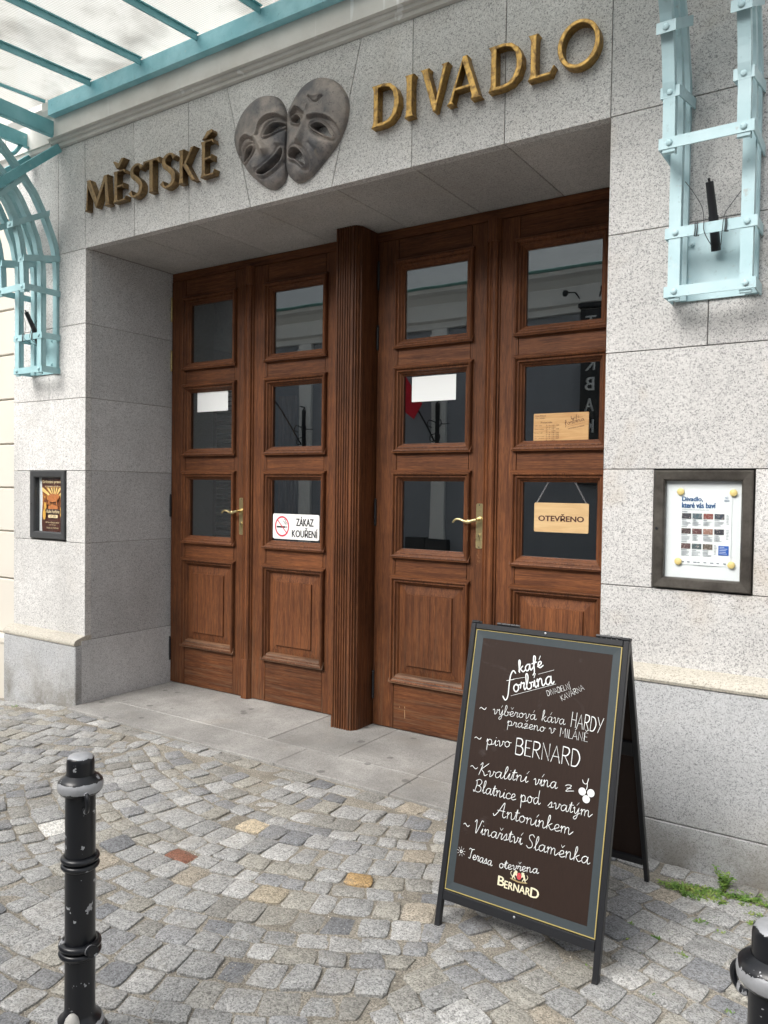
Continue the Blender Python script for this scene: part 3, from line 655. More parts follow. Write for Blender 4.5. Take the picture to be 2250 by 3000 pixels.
# ================================================================== MASKS
def seg_d(X, Z, pts):
    d = np.full(X.shape, 9.0); tt = np.zeros(X.shape); n = len(pts)-1
    for i in range(n):
        ax, az = pts[i]; bx, bz = pts[i+1]; vx, vz = bx-ax, bz-az; L2 = vx*vx+vz*vz+1e-12
        t = np.clip(((X-ax)*vx+(Z-az)*vz)/L2, 0, 1); q = np.hypot(X-ax-t*vx, Z-az-t*vz); b = q < d
        d = np.where(b, q, d); tt = np.where(b, (i+t)/n, tt)
    return d, tt
def inside(X, Z, poly):
    r = np.zeros(X.shape, bool); n = len(poly)
    for i in range(n):
        ax, az = poly[i]; bx, bz = poly[(i+1) % n]
        if az == bz: continue
        c_ = ((az > Z) != (bz > Z)) & (X < (bx-ax)*(Z-az)/(bz-az)+ax); r ^= c_
    return r
def mask(par, outl, eyes, mouth, brows, nose, extra, name, cheek=()):
    O = np.array(cr(outl, 8, True)); O[:, 0] = CAM.x+(O[:, 0]-CAM.x)*1.0140; O[:, 1] = CAM.z+(O[:, 1]-CAM.z)*1.0140; cx, cz = O.mean(0); ang = np.unwrap(np.arctan2(O[:, 1]-cz, O[:, 0]-cx)); rad = np.hypot(O[:, 0]-cx, O[:, 1]-cz)
    NT, NR = 260, 100
    th = np.linspace(0, 2*np.pi, NT, endpoint=False); order = np.argsort(np.mod(ang, 2*np.pi)); R = np.interp(th, np.mod(ang, 2*np.pi)[order], rad[order], period=2*np.pi)
    r = np.linspace(0, 1, NR)**.85; RR, TT = np.meshgrid(r, th, indexing='ij')
    X = cx+RR*R[None, :]*np.cos(TT); Z = cz+RR*R[None, :]*np.sin(TT)
    h = .014+.052*np.power(np.clip(1-RR**3.2, 0, 1), .62)
    INS = np.zeros(X.shape, bool)
    def gs(d, s_): return np.exp(-(d/s_)**2)
    d, t = seg_d(X, Z, nose); h += (.010+.020*t**1.6)*gs(d, .014+.008*t)
    nx, nz = nose[-1]; h += .007*gs(np.hypot(X-nx, Z-nz), .022)
    for e in eyes:
        E = [tuple(p) for p in cr(e, 5, True)]; ex, ez = np.mean(E, 0); d, _ = seg_d(X, Z, E+[E[0]]); ins = inside(X, Z, E)
        h -= .027*gs(np.hypot(X-ex, Z-ez), .055); h += .009*gs(np.where(ins, d*3, d-.004), .0058); h -= .007*gs(d-.015, .006)*(~ins)
        INS |= ins; h = np.where(ins, h-.090*np.clip(d/.0040, 0, 1), h)
    M_ = [tuple(p) for p in cr(mouth, 6, True)]; d, _ = seg_d(X, Z, M_+[M_[0]]); ins = inside(X, Z, M_)
    h += .012*gs(np.where(ins, d*3, d-.005), .0075); h -= .006*gs(d-.019, .007)*(~ins); INS |= ins; h = np.where(ins, h-.090*np.clip(d/.0045, 0, 1), h)
    for b in brows:
        d, _ = seg_d(X, Z, [tuple(p) for p in cr(b, 5)]); h += .013*gs(d, .009); 
        bx = [(p[0], p[1]-.017) for p in cr(b, 5)]; d, _ = seg_d(X, Z, bx); h -= .012*gs(d, .009)
    for (pts, amp, wd) in extra:
        d, _ = seg_d(X, Z, [tuple(p) for p in cr(pts, 5)]); h += amp*gs(d, wd)
    for (x_, z_, amp, wd) in cheek: h += amp*gs(np.hypot(X-x_, Z-z_), wd)
    edge = np.clip((1-RR)/.02, 0, 1); h = np.clip(h, .004, .2)*edge+.003*(1-edge)
    Y = -h; vs = [(float(X[0].mean()), float(Y[0].mean()), float(Z[0].mean()))]
    for i in range(1, NR): vs += list(zip(X[i].tolist(), Y[i].tolist(), Z[i].tolist()))
    vs += list(zip(X[-1].tolist(), [0.0]*NT, Z[-1].tolist()))
    fs = [(0, 1+k, 1+(k+1) % NT) for k in range(NT)]
    for i in range(NR-1):
        a = 1+i*NT; b = a+NT; fs += [(a+k, b+k, b+(k+1) % NT, a+(k+1) % NT) for k in range(NT)]
    HF = np.concatenate([[1.0], (h[1:]+(~INS[1:])*1.0).ravel(), np.ones(NT)])
    fs = [f for f in fs if not all(HF[i] < .012 for i in f)]
    m = MB(); m.add(vs, fs); o = m.build(name, MASKM, par, smooth=False); o.data.polygons.foreach_set('use_smooth', [True]*len(o.data.polygons)); return o
mk = thing('theatre_masks', (-1.85, 0, 3.15), 'pair of grey bronze masks, one laughing and one weeping, between the two words', 'masks')
h_out = [(-2.24, 3.494), (-2.22, 3.559), (-2.17, 3.625), (-2.096, 3.666), (-2.028, 3.675), (-1.943, 3.656), (-1.895, 3.615), (-1.866, 3.56), (-1.853, 3.50), (-1.850, 3.40), (-1.850, 3.30), (-1.852, 3.21), (-1.880, 3.166), (-1.937, 3.146), (-2.009, 3.174), (-2.103, 3.248), (-2.18, 3.337), (-2.225, 3.421)]
s_out = [(-1.844, 3.531), (-1.813, 3.581), (-1.756, 3.641), (-1.683, 3.669), (-1.611, 3.667), (-1.535, 3.633), (-1.475, 3.571), (-1.44, 3.491), (-1.451, 3.401), (-1.493, 3.318), (-1.545, 3.266), (-1.621, 3.206), (-1.687, 3.163), (-1.761, 3.147), (-1.819, 3.181), (-1.846, 3.237), (-1.848, 3.34), (-1.847, 3.44)]
mask(mk, h_out, [[(-2.189, 3.353), (-2.186, 3.385), (-2.168, 3.418), (-2.136, 3.427), (-2.102, 3.417), (-2.117, 3.393), (-2.148, 3.372)], [(-2.016, 3.456), (-2.007, 3.49), (-1.977, 3.515), (-1.935, 3.516), (-1.894, 3.501), (-1.917, 3.482), (-1.965, 3.467)]],
     [(-2.078, 3.268), (-2.035, 3.282), (-1.975, 3.307), (-1.933, 3.334), (-1.907, 3.369), (-1.902, 3.336), (-1.915, 3.299), (-1.95, 3.266), (-1.998, 3.249), (-2.041, 3.250)],
     [[(-2.222, 3.42), (-2.198, 3.476), (-2.156, 3.494), (-2.112, 3.472)], [(-2.072, 3.490), (-2.051, 3.540), (-2.002, 3.566), (-1.942, 3.566), (-1.880, 3.535)]],
     [(-2.088, 3.475), (-2.052, 3.42), (-2.008, 3.372)], [([(-1.935, 3.40), (-1.898, 3.388), (-1.875, 3.345), (-1.872, 3.29)], .007, .010), ([(-2.10, 3.30), (-2.095, 3.262), (-2.06, 3.232)], .007, .009)], 'laughing_mask', [(-1.93, 3.43, .014, .045), (-2.12, 3.33, .012, .04), (-1.96, 3.20, .012, .045)])
mask(mk, s_out, [[(-1.838, 3.500), (-1.824, 3.522), (-1.795, 3.521), (-1.769, 3.495), (-1.762, 3.470), (-1.794, 3.478)], [(-1.681, 3.424), (-1.660, 3.440), (-1.630, 3.436), (-1.597, 3.410), (-1.566, 3.366), (-1.562, 3.350), (-1.624, 3.384)]],
     [(-1.842, 3.310), (-1.832, 3.336), (-1.81, 3.343), (-1.769, 3.328), (-1.737, 3.290), (-1.725, 3.249), (-1.736, 3.232), (-1.762, 3.256), (-1.791, 3.279), (-1.820, 3.290)],
     [[(-1.840, 3.545), (-1.807, 3.570), (-1.778, 3.557), (-1.737, 3.522)], [(-1.702, 3.492), (-1.636, 3.484), (-1.57, 3.456), (-1.530, 3.416), (-1.513, 3.370)]],
     [(-1.722, 3.505), (-1.740, 3.45), (-1.762, 3.375)], [([(-1.706, 3.592), (-1.680, 3.560), (-1.650, 3.553), (-1.620, 3.572)], -.010, .007), ([(-1.706, 3.604), (-1.668, 3.588), (-1.630, 3.588)], .007, .010), ([(-1.735, 3.50), (-1.72, 3.53), (-1.715, 3.55)], .008, .007), ([(-1.70, 3.30), (-1.69, 3.25), (-1.70, 3.21)], .006, .009), ([(-1.70, 3.345), (-1.665, 3.30), (-1.655, 3.25)], -.005, .009)], 'weeping_mask', [(-1.66, 3.35, .010, .05), (-1.77, 3.20, .016, .040)])

# ================================================================== NEIGHBOUR AND THE HOUSE ACROSS THE STREET
nb = thing('neighbouring_building', (-6.5, .03, 0), 'white stuccoed building with grooved bands left of the granite entrance', 'building')
m = MB(); m.box(-12, XO-.003, .05, 1.2, -1.2, 5.6); m.build('wall', STUCCO, nb)
zb = [.363, .784, 1.142, 1.472, 1.80, 2.135, 2.470, 2.806, 3.14, 3.47, 3.80]
for a, b in zip(zb[:-1], zb[1:]):
    m = MB(); m.box(-12, XO-.004, .03, .06, a+.005, b-.005, .006); m.build('stucco_band', STUCCO, nb)
m = MB(); m.prism([(.05, .30), (-.035, .30), (-.040, .315), (-.036, .345), (-.012, .362), (.05, .362)], -12, XO-.006, 'yz'); m.box(-12, XO-.006, -.03, .05, -1.2, .299); m.build('plinth', STUCCO, nb)
m = MB(); m.prism([(.05, 3.81), (-.01, 3.82), (-.03, 3.86), (-.05, 3.88), (-.05, 4.05), (-.09, 4.12), (.05, 4.14)], -12, XO-.03, 'yz'); m.build('cornice', CORNICE, nb)

ROUGH = simple('grey_blue_roughcast', (.29, .305, .34), .95, bump=.9, bscale=14, var=.12, vscale=5, coord='world'); PALE = simple('pale_plaster', (.78, .78, .77), .9, var=.05, coord='world'); GUT = simple('green_copper_gutter', (.16, .34, .31), .6); ROOF = simple('roof_sheet', (.42, .43, .42), .6, var=.2, coord='world')
op = thing('opposite_building', (-6, -8, 0), 'grey roughcast house with pale pilasters and cornice across the street', 'building')
m = MB(); m.box(-22, 10, -12, -8, -.6, 4.5); m.build('wall', ROUGH, op)
for x in (-15.9, -12.7, -9.5, -6.3, -3.1, .1, 3.3):
    m = MB(); m.box(x-.15, x+.15, -8.001, -7.93, -.6, 4.30); m.build('pilaster', PALE, op)
    m = MB(); m.box(x-.19, x+.19, -8.001, -7.88, 4.302, 4.40, .01); m.box(x-.17, x+.17, -8.001, -7.90, 4.402, 4.498, .01); m.build('capital', PALE, op)
m = MB(); m.prism([(-8.05, 4.50), (-7.90, 4.50), (-7.88, 4.60), (-7.78, 4.63), (-7.74, 4.90), (-7.60, 5.00), (-7.45, 5.04), (-7.42, 5.10), (-8.05, 5.10)], -22, 10, 'yz'); m.build('cornice', PALE, op)
m = MB(); m.prism([(-7.50, 5.102), (-7.38, 5.102), (-7.36, 5.135), (-7.38, 5.15), (-7.50, 5.14)], -22, 10, 'yz'); m.build('gutter', GUT, op)
m = MB(); m.prism([(-7.52, 5.104), (-12.0, 5.104), (-12.0, 7.6), (-9.8, 5.70), (-7.52, 5.15)], -22, 10, 'yz'); m.build('roof', ROOF, op)
for x in (-14.3, -11.1, -7.9, 1.7):
    m = MB(); sweep = [(x-.55, 1.0), (x+.55, 1.0), (x+.55, 2.9), (x-.55, 2.9)]
    m.box(x-.62, x+.62, -8.0, -7.95, .93, 1.0, .005); m.box(x-.62, x+.62, -8.0, -7.95, 2.9, 3.02, .005); m.box(x-.62, x-.55, -8.0, -7.96, 1.001, 2.899); m.box(x+.55, x+.62, -8.0, -7.96, 1.001, 2.899)
    f = m.build('window', PALE, op)
    m = MB(); m.box(x-.549, x+.549, -8.0, -7.985, 1.002, 2.898); m.build('pane', simple('far_pane', (.03, .035, .04), .1), f)
m = MB(); m.box(-6.95, -6.50, -7.998, -7.85, .10, .60, .01); m.box(-6.49, -6.05, -7.998, -7.85, .08, .58, .01); tag(m.build('meter_cabinet', CASE_GREY), 'grey meter cabinet pair at the foot of the house across the street', 'cabinet')
sg = thing('hanging_sign', (-3.4, -7.9, 1.6), 'tall black sign with white letters one under the other, seen mirrored in the right door', 'sign')
m = MB(); m.box(-3.57, -3.23, -7.925, -7.84, 1.62, 4.52, .01); m.build('sign_board', BLACK, sg)
for ch, z in (('T', 4.30), ('R', 3.96), ('K', 3.62), ('B', 3.29), ('A', 2.94), ('K', 2.59), ('Á', 2.22)):
    v, fs = text_mesh(ch); lo, hi = v.min(0), v.max(0); hh = .20+(.05 if ch == 'Á' else 0)
    m = MB()
    for k_, d_ in enumerate((-.007, 0, .007)): m.add([(-3.40+d_+(.08-(p[0]-lo[0])/(hi[0]-lo[0])*.16), -7.838+k_*3e-4, z-.11+(p[1]-lo[1])/(hi[1]-lo[1])*(hh+.02)) for p in v], fs); m.build('letter', CHALK, sg)
m = MB(); m.box(-3.60, -3.20, -7.93, -7.80, 4.54, 4.62, .01)
for x in (-3.62, -3.18): m.tube([(x*.5-3.4*.5, -7.85, 4.60), (x, -7.70, 4.78), (x+(.1 if x > -3.4 else -.1), -7.55, 4.76)], .012, 6); m.sphere((x+(.1 if x > -3.4 else -.1), -7.50, 4.74), .055, 8, 5)
m.build('sign_lamp', BLACK, sg)
for i, (x, red) in enumerate(((-9.5, 0), (-6.3, 1))):
    fb = thing('flag_bracket', (x, -7.9, 2.6), ('wrought iron flag bracket on the pilaster reflected in the second leaf', 'wrought iron flag bracket with a red pennant reflected in the third leaf')[i], 'bracket')
    m = MB(); m.box(x-.035, x+.035, -7.93, -7.87, 2.30, 3.12, .008)
    m.tube(cr([(x, -7.87, 3.12), (x+.06, -7.85, 3.17), (x-.06, -7.85, 3.20)], 5), .014, 6)
    for s_ in (1, -1):
        m.tube(cr([(x, -7.86, 2.75), (x+s_*.12, -7.80, 2.80), (x+s_*.15, -7.78, 2.70), (x+s_*.06, -7.80, 2.66)], 6), .010, 6); m.tube(cr([(x, -7.86, 2.55), (x+s_*.10, -7.82, 2.52), (x+s_*.10, -7.8, 2.42), (x+s_*.03, -7.82, 2.40)], 6), .010, 6)
    m.tube([(x-.02, -7.85, 2.72), (x+.32, -7.80, 2.72)], .009, 6); m.build('scroll_bracket', BLACK, fb)
    m = MB(); m.tube([(x-.02, -7.84, 2.40), (x-.30, -7.55, 3.10), (x-.95, -7.2, 4.05)], .018, 6); m.build('flag_pole', BLACK, fb)
    if red:
        m = MB(); m.prism([(-6.75, 3.62), (-6.35, 3.06), (-6.53, 2.78), (-7.25, 3.30), (-7.15, 3.75)], -7.43, -7.42, 'xz'); m.build('pennant', simple('red_cloth', (.62, .02, .04), .9), fb)

# ================================================================== CANOPY
YB = -.122
cp = thing('glass_canopy', (-1.88, YB, 4.1), 'turquoise steel canopy with dirty wired glass panes over the entrance', 'canopy')
m = MB(); m.box(-3.93, .51, YB, -.072, 4.012, 4.020); m.box(-3.93, .51, YB, YB+.008, 4.0205, 4.114); m.box(-3.93, .51, YB+.0081, -.06, 4.106, 4.114); m.build('wall_beam', TEAL_BEAM, cp)
SL = .068; YF = -1.20
zc = lambda y, z0=4.116: z0+SL*(y-YB)
bars = [-3.965+.4915*k for k in range(9)]
def sloped(m, x0, x1, y0, y1, za, zb_):
    vs = []
    for y in (y0, y1):
        for x in (x0, x1):
            for z in (za, zb_): vs.append((x, y, zc(y)+z))
    m.add(vs, [(0, 1, 3, 2), (4, 6, 7, 5), (0, 4, 5, 1), (2, 3, 7, 6), (0, 2, 6, 4), (1, 5, 7, 3)])
for x in bars[1:]:
    m = MB(); sloped(m, x-.004, x+.004, YF, YB-.001, -.030, .006); sloped(m, x-.018, x+.018, YF, YB-.001, .0062, .012); m.build('glazing_bar', TEAL, cp)
edges = [-4.27]+bars+[.53]
for a, b in zip(edges[:-1], edges[1:]):
    m = MB(); sloped(m, a+.006, b-.006, YF-.03, YB+.03, .014, .021); m.build('glass_pane', WIRED, cp)
# the thin side bar and the front gutter with its scalloped valance
m = MB(); sloped(m, -3.971, -3.959, YF, YB-.001, -.012, .008); m.build('glazing_bar', TEAL, cp)
m = MB(); m.box(-4.30, .56, YF-.06, YF-.052, zc(YF)-.08, zc(YF)+.03)
m.build('front_channel', TEAL, cp)
pts = [(-4.3, zc(YF)-.075)]; x = -4.3
while x < .55:
    pts += [(x+.02, zc(YF)-.115), (x+.06, zc(YF)-.135), (x+.12, zc(YF)-.140), (x+.18, zc(YF)-.135), (x+.22, zc(YF)-.115), (x+.24, zc(YF)-.10)]; x += .243
pts.append((.56, zc(YF)-.075)); m = MB(); m.prism(pts[::-1], YF-.064, YF-.061, 'xz'); m.build('valance', TEAL, cp)
# arms of the canopy over each bracket
for x0, x1 in ((-4.285, -3.945), (.195, .535)):
    for x in (x0, x1):
        m = MB(); m.box(x-.004, x+.004, -1.20, -.052, 3.90, 3.995); m.box(x-(.03 if x == x1 else 0), x+(0 if x == x1 else .03), -1.20, -.052, 3.892, 3.8985); m.build('side_beam', TEAL, cp)

def bracket(x0, label, mat, arm_mat):
    x1 = x0+.337; br = thing('canopy_bracket', (x0+.168, 0, 2.28), label, 'bracket', 'scrolled steel brackets carrying the canopy')
    back = [(-.010, 2.285), (-.010, 2.60), (-.010, 2.94), (-.024, 3.11), (-.047, 3.197), (-.078, 3.268), (-.109, 3.338), (-.148, 3.404), (-.191, 3.476), (-.233, 3.524), (-.283, 3.58), (-.332, 3.628), (-.389, 3.683), (-.436, 3.725), (-.56, 3.81), (-.72, 3.88), (-.88, 3.895)]
    mid = [(-.130, 2.285), (-.130, 2.60), (-.130, 2.85), (-.135, 3.03), (-.156, 3.09), (-.172, 3.171), (-.199, 3.234), (-.22, 3.286), (-.25, 3.331), (-.296, 3.413), (-.357, 3.484), (-.42, 3.545), (-.53, 3.63), (-.68, 3.72), (-.84, 3.81), (-.98, 3.885)]
    out = [(-.253, 2.80), (-.258, 2.88), (-.262, 3.0), (-.277, 3.055), (-.291, 3.139), (-.320, 3.229), (-.355, 3.31), (-.41, 3.39), (-.49, 3.47), (-.62, 3.57), (-.80, 3.67), (-.97, 3.78), (-1.10, 3.888)]
    def bar(prof, xa, xb, th=.010):
        P_ = [np.array(p) for p in cr(prof, 3)]; vs = []; n = len(P_)
        for i, p in enumerate(P_):
            t = P_[min(i+1, n-1)]-P_[max(i-1, 0)]; t /= np.hypot(*t); nn = np.array([-t[1], t[0]])   # towards the street
            a, b = p+nn*th, p
            vs += [(xa, a[0], a[1]), (xb, a[0], a[1]), (xb, b[0], b[1]), (xa, b[0], b[1])]
        m = MB(); m.add(vs, [(4*i+k, 4*i+(k+1) % 4, 4*(i+1)+(k+1) % 4, 4*(i+1)+k) for i in range(n-1) for k in range(4)]+[(0, 1, 2, 3), (4*n-1, 4*n-2, 4*n-3, 4*n-4)])
        return m
    for xa in (x0+.014, x1-.014-.045):
        for pr in (back, mid, out):
            m = bar(pr, xa, xa+.045, .011)
            # the bars are angles: a web runs back from one edge of the flange
            w_ = bar([(p[0]+.003, p[1]) for p in pr], xa+.040, xa+.0448, -.026); m.add(w_.v, w_.f)
            m.build('curved_bar', mat, br)
    m = MB(); m.box(x0+.035, x1-.012, -.0105, -.001, 2.283, 2.548); m.build('wall_plate', mat, br)
    for bx, bz in ((x0+.075, 2.51), (x1-.070, 2.51), (x0+.075, 2.345), (x1-.07, 2.345)):
        m = MB(); m.tube([(bx, -.0105, bz), (bx, -.024, bz)], .011, 6); m.tube([(bx, -.0242, bz), (bx, -.030, bz)], .006, 8); m.build('nut', mat, br)
    def strap(pts2, z_of, h_=.042, th=.006):
        # pts2: polyline in plan (x,y); z_of(y) lower edge
        o_ = MB(); n = len(pts2); C_ = np.mean(np.array(pts2), 0); vs = []
        for k, (x, y) in enumerate(pts2):
            ix = x+(th if x < C_[0] else -th); iy = y+(th if (0 < k < n-1) else 0)
            z = z_of(y); vs += [(x, y, z), (x, y, z+h_), (ix, iy, z_of(iy)+h_), (ix, iy, z_of(iy))]
        o_.add(vs, [(4*i+k, 4*i+(k+1) % 4, 4*(i+1)+(k+1) % 4, 4*(i+1)+k) for i in range(n-1) for k in range(4)]+[(0, 1, 2, 3), (4*n-1, 4*n-2, 4*n-3, 4*n-4)])
        s_ = o_.build('strap', mat, br); return s_
    rivets = []
    for z, d_ in ((2.277, .144), (2.507, .144), (2.812, .268)):
        strap([(x0, -.001), (x0, -d_), (x1, -d_), (x1, -.001)], lambda y, z=z: z)
        for x in (x0+.040, x1-.036): rivets.append((x, -d_-.002, z+.021))
        for x in (x0+.015, x1-.06):
            m = MB(); m.box(x, x+.045, -d_+.008, -d_+.022, z-.014, z-.001, .002); m.build('bar_end', mat, br)
    sl4 = lambda y: 3.058+(y)*.21; sl5 = lambda y: 3.395+(y)*.54; sl6 = lambda y: 3.535+(y+.27)*1.0
    for xa, xb in ((x0+.004, x0+.075), (x1-.075, x1-.004)):
        strap([(xa, -.001), (xa, -.274), (xb, -.274), (xb, -.001)], sl4); rivets.append(((xa+xb)/2, -.276, sl4(-.274)+.02))
        strap([(xa, -.082), (xa, -.352), (xb, -.352), (xb, -.082)], sl5); rivets.append(((xa+xb)/2, -.354, sl5(-.352)+.02))
        strap([(xa, -.27), (xa, -.475), (xb, -.475), (xb, -.27)], sl6)
    for p in rivets:
        m = MB(); m.sphere(p, .0125, 12, 8, (1, .55, 1)); m.build('rivet', mat, br, smooth=True)
    # raking ties from the top of the wall to the curved bars
    for x in (x0+.006, x1+.004):
        m = MB(); a = np.array([-.03, 3.862]); b = np.array([-.56, 3.395]); t = (b-a)/np.hypot(*(b-a)); nn = np.array([-t[1], t[0]])
        q = [a, b, b+nn*.055, a+nn*.055]
        m.prism([tuple(p) for p in q], x, x+.006, 'yz'); q2 = [a, b, b+nn*.006, a+nn*.006]; m.prism([tuple(p) for p in q2], x-.03, x-.0005, 'yz'); m.build('raking_tie', arm_mat, br)
    m = MB(); sc_ = cr([(-.10, 3.90), (-.16, 3.82), (-.24, 3.80), (-.29, 3.86), (-.27, 3.93)], 5); m.tube([(x0+.02, a, b) for a, b in sc_], .014, 8); m.build('scroll', arm_mat, br)
    # the flag holder wired upright inside the cage stays a thing of its own
    xm = x0+.170
    fh = thing('flag_holder', (xm, -.09, 2.5), None, 'flag holder', 'tape-wrapped flag holders in the brackets')
    ax = [(xm+.004, -.045, 2.462), (xm+.001, -.085, 2.56), (xm, -.092, 2.585), (xm-.006, -.150, 2.700)]
    m = MB(); m.tube(ax, [.0185, .0175, .0165, .0145], 12); m.tube([ax[1], ax[2]], .0188, 12); m.tube([(xm-.006, -.150, 2.70), (xm-.008, -.156, 2.712)], .005, 6)
    fhb = m.build('tube', BLACK, fh, smooth=True)
    m = MB(); wr = .0016
    for q in ([(x0+.07, -.13, 2.725), (x0+.10, -.13, 2.68), (x0+.135, -.135, 2.615), (x0+.147, -.150, 2.56), (x0+.150, -.151, 2.51), (x0+.165, -.06, 2.475), (xm+.02, -.05, 2.475), (x0+.215, -.151, 2.51), (x0+.222, -.150, 2.565), (x0+.240, -.14, 2.60), (x0+.275, -.13, 2.65)],): m.tube([tuple(p) for p in cr(q, 4)], wr, 5)
    for x in (x0+.112, x0+.120, x0+.222, x0+.227):
        m.tube([(x, -.147, 2.503), (x+.004, -.150, 2.53), (x+.002, -.147, 2.553), (x+.006, -.138, 2.553), (x+.006, -.136, 2.503), (x, -.147, 2.503)], .002, 5)
    m.build('tie_wire', CASE_GREY, fh)
    return br, fh
b1, f1 = bracket(-4.300, 'turquoise riveted canopy bracket left of the doorway beside the white building', TEAL_LEFT, TEAL)
b2, f2 = bracket(.190, 'pale turquoise riveted canopy bracket right of the doorway above the large notice case', TEAL_PALE, TEAL)
f1['label'] = 'black tape-wrapped flag holder wired inside the left canopy bracket'; f2['label'] = 'black tape-wrapped flag holder wired inside the right canopy bracket'

# ================================================================== NOTICE CASES
def case(x0, x1, z0, z1, fwid, mat, label, deep):
    r = thing('notice_case', ((x0+x1)/2, 0, z0), label, 'notice case')
    m = MB(); prof = [(0, -.02), (0, .012), (.004, .016), (fwid-.008, .013), (fwid-.002, .006), (fwid, -.002), (fwid, -deep)]
    sweep_frame(m, x0, x1, z0, z1, prof, 0); m.build('frame', mat, r)
    m = MB(); m.box(x0+.004, x1-.004, deep, deep+.008, z0+.004, z1-.004); m.build('backing', CASEWHITE, r)
    m = MB(); m.box(x0+fwid+.0005, x1-fwid-.0005, .002, .005, z0+fwid+.0005, z1-fwid-.0005); m.build('glass_pane', CASE_GLASS, r)
    m = MB(); m.tube([(x0+.014, -.014, z0+.245), (x0+.014, -.0185, z0+.245)], .006, 12); m.tube([(x0+.014, -.0182, z0+.245), (x0+.014, -.0188, z0+.245)], .0025, 6); m.build('lock', BLACK, r)
    return r
rc = case(.138, .518, 1.108, 1.594, .044, DARKMETAL, 'dark bronze notice case holding a white theatre programme, right of the doors', .016)
lc = case(-4.304, -3.896, 1.114, 1.598, .049, CASE_GREY, 'grey framed notice case with a brown event poster, left of the doors', .03)
# programme sheet
pr = thing('theatre_programme', (.33, 0, 1.21), 'white theatre programme sheet headed Divadlo, které vás baví', 'poster')
px0, px1, pz0, pz1 = .228, .437, 1.207, 1.513; py = .0125
m = MB(); m.quadgrid([[(px0+(px1-px0)*i/8, py+.001*math.sin(i*1.1+k), pz0+(pz1-pz0)*k/8) for i in range(9)] for k in range(9)]); m.build('sheet', WHITE, pr, smooth=True)
Y_ = py-.0016
m = MB(); lettering(m, 'Divadlo,', .246, .327, 1.466, 1.487, Y_, .07); lettering(m, 'které vás baví', .246, .376, 1.441, 1.463, Y_, .07); lettering(m, 'ND', .411, .424, 1.480, 1.489, Y_); m.box(.408, .428, Y_, Y_+.0002, 1.474, 1.4755); m.box(.408, .428, Y_, Y_+.0002, 1.470, 1.4715); m.build('heading', BLUEINK, pr)
m = MB(); lettering(m, 'DIVADELNÍ PŘEDPLATNÉ PODZIM 2025', .246, .352, 1.431, 1.4365, Y_); m.build('subheading', GREYINK, pr)
cols = [(.05, .05, .06), (.08, .12, .14), (.22, .06, .05), (.05, .06, .08), (.05, .03, .03), (.12, .05, .05), (.30, .16, .12), (.04, .04, .05), (.10, .05, .05), (.07, .10, .11), (.12, .10, .08)]
ph_m = []
k = 0
for r_, z in enumerate((1.396, 1.334, 1.272)):
    for q in range(4):
        x = .246+q*.0425
        if r_ == 2 and q == 3: continue
        mt = N('photo_print'); v = mt.pos('object'); mt.set(Base_Color=mt.ramp(mt.noise(v, 160, 3, .6, 1), [(.35, cols[k]), (.56, cols[k]), (.68, (.55, .45, .42))]), Roughness=.5)
        m = MB(); m.box(x, x+.037, Y_, Y_+.0003, z, z+.0225); m.build('photograph', mt.m, pr); k += 1
m = MB()
for r_, z in enumerate((1.396, 1.334, 1.272)):
    for q in range(4):
        if r_ == 2 and q == 3: continue
        x = .246+q*.0425
        m.box(x, x+random.uniform(.014, .024), Y_, Y_+.0003, z-.006, z-.0038)
        for l_ in range(5): m.box(x, x+random.uniform(.018, .036), Y_, Y_+.0003, z-.0115-l_*.0040, z-.0102-l_*.0040)
    m.box(.246, .268, Y_, Y_+.0003, z+.0275, z+.0298)
    for l_ in range(7): m.box(.4185 if r_ < 2 else .374, (.4185 if r_ < 2 else .374)+random.uniform(.006, .011), Y_, Y_+.0003, z+.018-l_*.006, z+.0195-l_*.006)
for i, x in enumerate((.255, .275, .30, .316, .34, .365, .39, .415)): m.box(x-.0045, x+.0045+.002*(i % 3), Y_, Y_+.0003, 1.2165, 1.220)
tag(m.build('body_text', GREYINK, pr), kind='stuff')
m = MB(); m.box(.391, .430, Y_, Y_+.0003, 1.252, 1.290); m.build('blue_box', BLUEBOX, pr)
m = MB()
for l_ in range(5): m.box(.395, .395+random.uniform(.018, .03), Y_-.0004, Y_-.0001, 1.284-l_*.0066, 1.2855-l_*.0066)
tag(m.build('box_text', WHITE, pr), kind='stuff')
MAG = simple('yellow_magnet', (.68, .54, .22), .45)
for i, (x, z, lb) in enumerate(((.240, 1.507, 'upper left'), (.443, 1.505, 'upper right'), (.236, 1.218, 'lower left'), (.441, 1.215, 'lower right'))):
    m = MB(); m.tube([(x, py-.002, z), (x, py-.006, z), (x, py-.008, z)], [.0145, .0145, .012], 20); tag(m.build('round_magnet', MAG, smooth=True), 'round yellow magnet at the %s corner of the programme sheet' % lb, 'magnet', 'round magnets on the programme')
